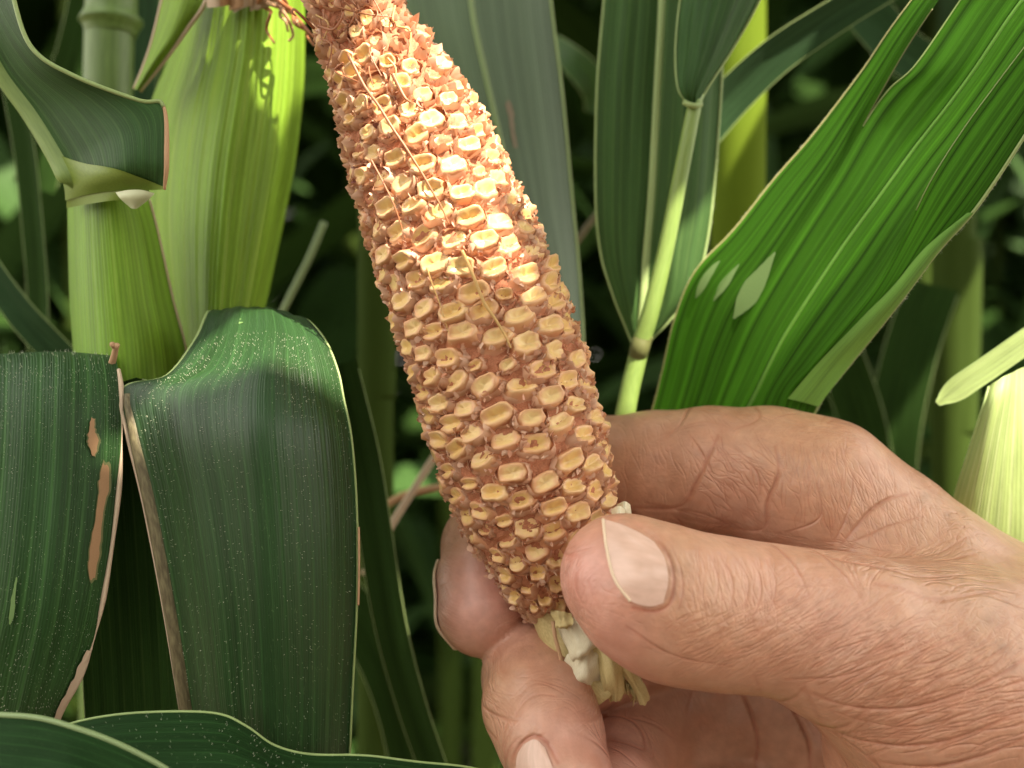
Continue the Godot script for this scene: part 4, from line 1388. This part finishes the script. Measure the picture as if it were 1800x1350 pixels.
func crease(points: Array, depth: float, wide: float, tint: float) -> void:
	# points in subject-plane units; wide in map cells
	var m := []
	for p in points:
		var q := to_map(p.x, p.y)
		m.append(Vector3(q.x, q.y, 0))
	var length := 0.0
	for i in m.size() - 1:
		length += m[i].distance_to(m[i + 1])
	var steps := maxi(2, int(length / maxf(1.0, wide * 0.5)))
	var reach := int(ceil(wide * 2.0))
	for s in steps + 1:
		var t := float(s) / steps
		var c := along(m, t)
		var k := depth * pow(sin(PI * clampf(t, 0.03, 0.97)), 0.6)
		var x0 := int(c.x)
		var y0 := int(c.y)
		for y in range(maxi(0, y0 - reach), mini(FOLD_N, y0 + reach + 1)):
			for x in range(maxi(0, x0 - reach), mini(FOLD_N, x0 + reach + 1)):
				var dx := x - c.x
				var dy := y - c.y
				var g := exp(-(dx * dx + dy * dy) / (wide * wide))
				var i := y * FOLD_N + x
				if g * k > fold[i]:
					fold[i] = g * k
				if absf(g * tint) > absf(pale[i]):
					pale[i] = g * tint * signf(1.0)

func fold_at(p: Vector3) -> float:
	var x := int((p.x - FOLD_X) / FOLD_SIZE * FOLD_N)
	var y := int((FOLD_Y - p.y) / FOLD_SIZE * FOLD_N)
	if x < 1 or y < 1 or x >= FOLD_N - 1 or y >= FOLD_N - 1:
		return 0.0
	return 0.55 * maxf(0.0, fold[y * FOLD_N + x] - 0.25)

func skin_maps() -> void:
	fold.resize(FOLD_N * FOLD_N)
	pale.resize(FOLD_N * FOLD_N)
	var r := RandomNumberGenerator.new()
	r.seed = 5
	var line := func(text: String, depth: float, wide: float, tint: float):
		var a := []
		for w in text.split(" "):
			var q: PackedFloat64Array = w.split_floats(",")
			a.append(Vector2(q[0], q[1]))
		crease(a, depth, wide, tint)
	# the main folds
	for t in ["1145,942 1190,892 1224,848 1245,802 1262,766", "1362,785 1368,830 1350,882 1338,930 1331,972", "1478,956 1520,908 1556,880 1600,866", "1411,1213 1489,1240 1587,1245 1684,1220 1800,1158", "1430,1272 1513,1303 1636,1308 1800,1245", "1520,1335 1640,1349 1720,1330 1800,1296", "1327,1190 1322,1260 1330,1350", "1415,1210 1412,1280 1424,1350"]:
		line.call(t, 0.95, 3.6, 0.45)
	for t in ["1288,975 1312,1012 1314,1044 1302,1084", "1262,972 1284,1010 1288,1040 1280,1080", "1316,978 1336,1015 1336,1050 1322,1090", "1240,966 1258,1000 1262,1030 1256,1062", "1345,985 1362,1015 1362,1045 1350,1078", "1180,960 1196,1000 1200,1040 1192,1070", "1462,958 1490,900 1500,836", "1500,952 1560,925 1630,905", "1428,968 1440,910 1436,850", "1440,1240 1520,1268 1620,1276 1800,1205", "1600,1200 1700,1175 1800,1110", "1380,1195 1470,1190 1560,1160 1650,1120", "1100,1100 1180,1150 1290,1172", "1210,760 1236,800 1250,830", "1160,945 1230,935 1300,950", "1300,800 1330,830 1336,870", "1180,925 1240,905 1290,930 1325,965", "930,1108 960,1118 990,1120", "900,1130 940,1118 985,1132", "890,1160 930,1145 975,1150", "1000,1060 1030,1100 1070,1130"]:
		line.call(t, 0.6, 2.2, 0.35)
	# the skin folds round the nails
	for t in ["1068,908 1105,914 1140,938 1170,968 1184,1010 1178,1058 1150,1074 1112,1068", "900,1350 904,1326 920,1304 940,1294 962,1306 980,1340"]:
		line.call(t, 0.8, 3.2, 0.7)
	# finer lines, by region: middle, reach, direction in degrees, spread, count, length, depth, width, tint
	for q in [[1290, 1030, 75, 60, 78, 14, 60, 70, 0.5, 2.2, 0.35], [1250, 1030, 70, 60, 70, 22, 40, 40, 0.4, 1.8, -0.9],
		[1330, 1130, 130, 55, -28, 10, 70, 110, 0.45, 2.2, 0.3], [1330, 1120, 140, 60, -32, 12, 60, 80, 0.4, 1.7, -1.0],
		[1480, 1080, 130, 80, -38, 14, 80, 110, 0.5, 2.2, 0.3], [1480, 1080, 140, 90, -42, 22, 70, 70, 0.4, 1.6, -1.0],
		[1600, 1180, 150, 70, -28, 12, 60, 140, 0.55, 2.6, 0.4], [1620, 1130, 160, 110, -36, 30, 110, 70, 0.4, 1.6, -0.9],
		[1650, 1260, 150, 60, -14, 12, 60, 160, 0.6, 2.8, 0.4], [1620, 1270, 170, 70, -16, 16, 60, 80, 0.4, 1.8, -0.8],
		[1560, 1000, 150, 30, 6, 12, 60, 120, 0.55, 2.2, 0.3], [1560, 1000, 170, 40, 14, 14, 50, 70, 0.4, 1.6, -1.0],
		[1560, 880, 100, 70, 70, 18, 70, 80, 0.5, 2.2, 0.3], [1520, 850, 90, 70, 62, 24, 60, 50, 0.4, 1.6, -0.8],
		[1300, 860, 60, 80, 52, 30, 50, 70, 0.45, 2.0, 0.4], [1320, 800, 90, 60, 20, 40, 40, 50, 0.35, 1.7, -0.6],
		[1430, 830, 60, 90, 82, 18, 50, 80, 0.4, 2.0, 0.3], [1160, 820, 70, 70, 75, 24, 30, 60, 0.3, 1.7, -0.4],
		[1720, 1040, 90, 90, 40, 40, 120, 40, 0.4, 1.7, -0.5], [1720, 1050, 100, 100, -40, 40, 120, 40, 0.45, 1.8, 0.3],
		[1150, 1090, 90, 60, 10, 40, 24, 40, 0.25, 1.5, -0.3], [940, 1150, 60, 50, -12, 14, 30, 60, 0.35, 1.8, -0.5], [960, 1240, 70, 60, -30, 40, 20, 40, 0.25, 1.6, -0.3],
		[1420, 760, 120, 30, 20, 20, 30, 70, 0.35, 1.8, -0.5], [1640, 930, 90, 60, 62, 24, 60, 60, 0.45, 2.0, 0.2]]:
		for k in int(q[6] * 1.5):
			var c := Vector2(q[0] + q[2] * r.randf_range(-1, 1), q[1] + q[3] * r.randf_range(-1, 1))
			var a := deg_to_rad(q[4] + q[5] * 0.75 * r.randf_range(-1, 1))
			var l: float = q[7] * r.randf_range(0.25, 1.0) * 0.5
			var d := Vector2(cos(a), sin(a)) * l
			var bow := Vector2(-d.y, d.x) * r.randf_range(-0.22, 0.22)
			crease([c - d, c - d * 0.3 + bow + Vector2(r.randf_range(-2, 2), r.randf_range(-2, 2)), c + d * 0.4 + bow, c + d], q[8] * r.randf_range(0.6, 1.1), q[9] * 0.66 * r.randf_range(0.7, 1.15), q[10] * (0.55 if q[10] < 0 else 1.0) * r.randf_range(0.4, 1.0))
	var grain := FastNoiseLite.new()
	grain.noise_type = FastNoiseLite.TYPE_CELLULAR
	grain.cellular_return_type = FastNoiseLite.RETURN_DISTANCE2_SUB
	grain.frequency = 0.085
	grain.seed = 8
	var cells := grain.get_image(FOLD_N, FOLD_N).get_data()
	grain.frequency = 0.03
	grain.noise_type = FastNoiseLite.TYPE_SIMPLEX_SMOOTH
	grain.fractal_octaves = 4
	var mottle := grain.get_image(FOLD_N, FOLD_N).get_data()
	var relief := PackedByteArray()
	var colors := PackedByteArray()
	relief.resize(FOLD_N * FOLD_N * 3)
	colors.resize(FOLD_N * FOLD_N * 3)
	for i in FOLD_N * FOLD_N:
		var e := int(clampf(0.86 - 0.62 * fold[i] + 0.15 * (cells[i] / 255.0 - 0.5) + 0.05 * (mottle[i] / 255.0 - 0.5), 0, 1) * 255.0)
		relief[i * 3] = e
		relief[i * 3 + 1] = e
		relief[i * 3 + 2] = e
		var k := pale[i]
		var m := 0.90 + 0.10 * (mottle[i] / 255.0 - 0.5)
		var dark := maxf(0.0, k)
		var light := maxf(0.0, -k)
		colors[i * 3] = int(clampf(m * (1.0 - 0.14 * dark) + 0.08 * light, 0, 1) * 255.0)
		colors[i * 3 + 1] = int(clampf(m * (1.0 - 0.30 * dark) + 0.10 * light, 0, 1) * 255.0)
		colors[i * 3 + 2] = int(clampf(m * (1.0 - 0.34 * dark) + 0.11 * light, 0, 1) * 255.0)
	tex["skin"] = from_bytes(FOLD_N, FOLD_N, colors)
	tex["skin_relief"] = from_bytes(FOLD_N, FOLD_N, relief)

# where the skin itself is pinker, browner or spotted; the last two patches paint shade on the palm: x, y, reach, colour (linear), share
var PATCHES := [[1030, 1010, 80, Color(0.82, 0.40, 0.33), 0.9], [1080, 1120, 75, Color(0.76, 0.36, 0.28), 0.7], [840, 1050, 95, Color(0.84, 0.42, 0.35), 0.85], [1300, 900, 90, Color(0.78, 0.42, 0.32), 0.6], [1000, 1290, 80, Color(0.78, 0.41, 0.33), 0.6], [1100, 1330, 60, Color(0.76, 0.38, 0.32), 0.7], [1480, 1090, 90, Color(0.74, 0.42, 0.32), 0.5],
	[1190, 985, 40, Color(0.52, 0.28, 0.15), 0.6], [1240, 1050, 90, Color(0.64, 0.36, 0.21), 0.5], [1400, 760, 130, Color(0.60, 0.33, 0.18), 0.55], [1650, 940, 150, Color(0.60, 0.36, 0.22), 0.5], [1750, 1080, 110, Color(0.54, 0.32, 0.19), 0.5], [870, 1200, 50, Color(0.62, 0.34, 0.20), 0.5], [1380, 1280, 110, Color(0.58, 0.30, 0.19), 0.6], [1200, 1260, 110, Color(0.58, 0.29, 0.19), 0.6]]
var SPOTS := [[1628, 872, 9], [1618, 880, 6], [1738, 1090, 12], [1765, 1140, 14], [1700, 1060, 6], [1780, 1175, 10], [1690, 1020, 5], [1728, 1040, 5], [1665, 905, 5], [1185, 1000, 7], [1210, 990, 6], [1750, 1010, 6], [1772, 1060, 7]]

func skin_color(p: Vector3, n: Vector3, tone: FastNoiseLite) -> Color:
	var c := Color(0.67, 0.345, 0.225)
	var k := EYE / (EYE - p.z * 0.001)
	var px := 900.0 + p.x * 10.0 * k
	var py := 675.0 - p.y * 10.0 * k
	for q in PATCHES:
		var d2: float = (pow(px - q[0], 2.0) + pow(py - q[1], 2.0)) / (q[2] * q[2])
		if d2 < 6.0:
			c = c.lerp(q[3] * 0.96, q[4] * exp(-d2))
	for q in SPOTS:
		var d2: float = (pow(px - q[0], 2.0) + pow(py - q[1], 2.0)) / (q[2] * q[2])
		if d2 < 6.0:
			c = c.lerp(Color(0.34, 0.19, 0.12), 0.4 * exp(-d2))
	var m := tone.get_noise_3d(p.x * 2.0, p.y * 2.0, p.z * 2.0)
	return Color(c.r * (1.0 + 0.08 * m), c.g * (1.0 + 0.16 * m), c.b * (1.0 + 0.2 * m))
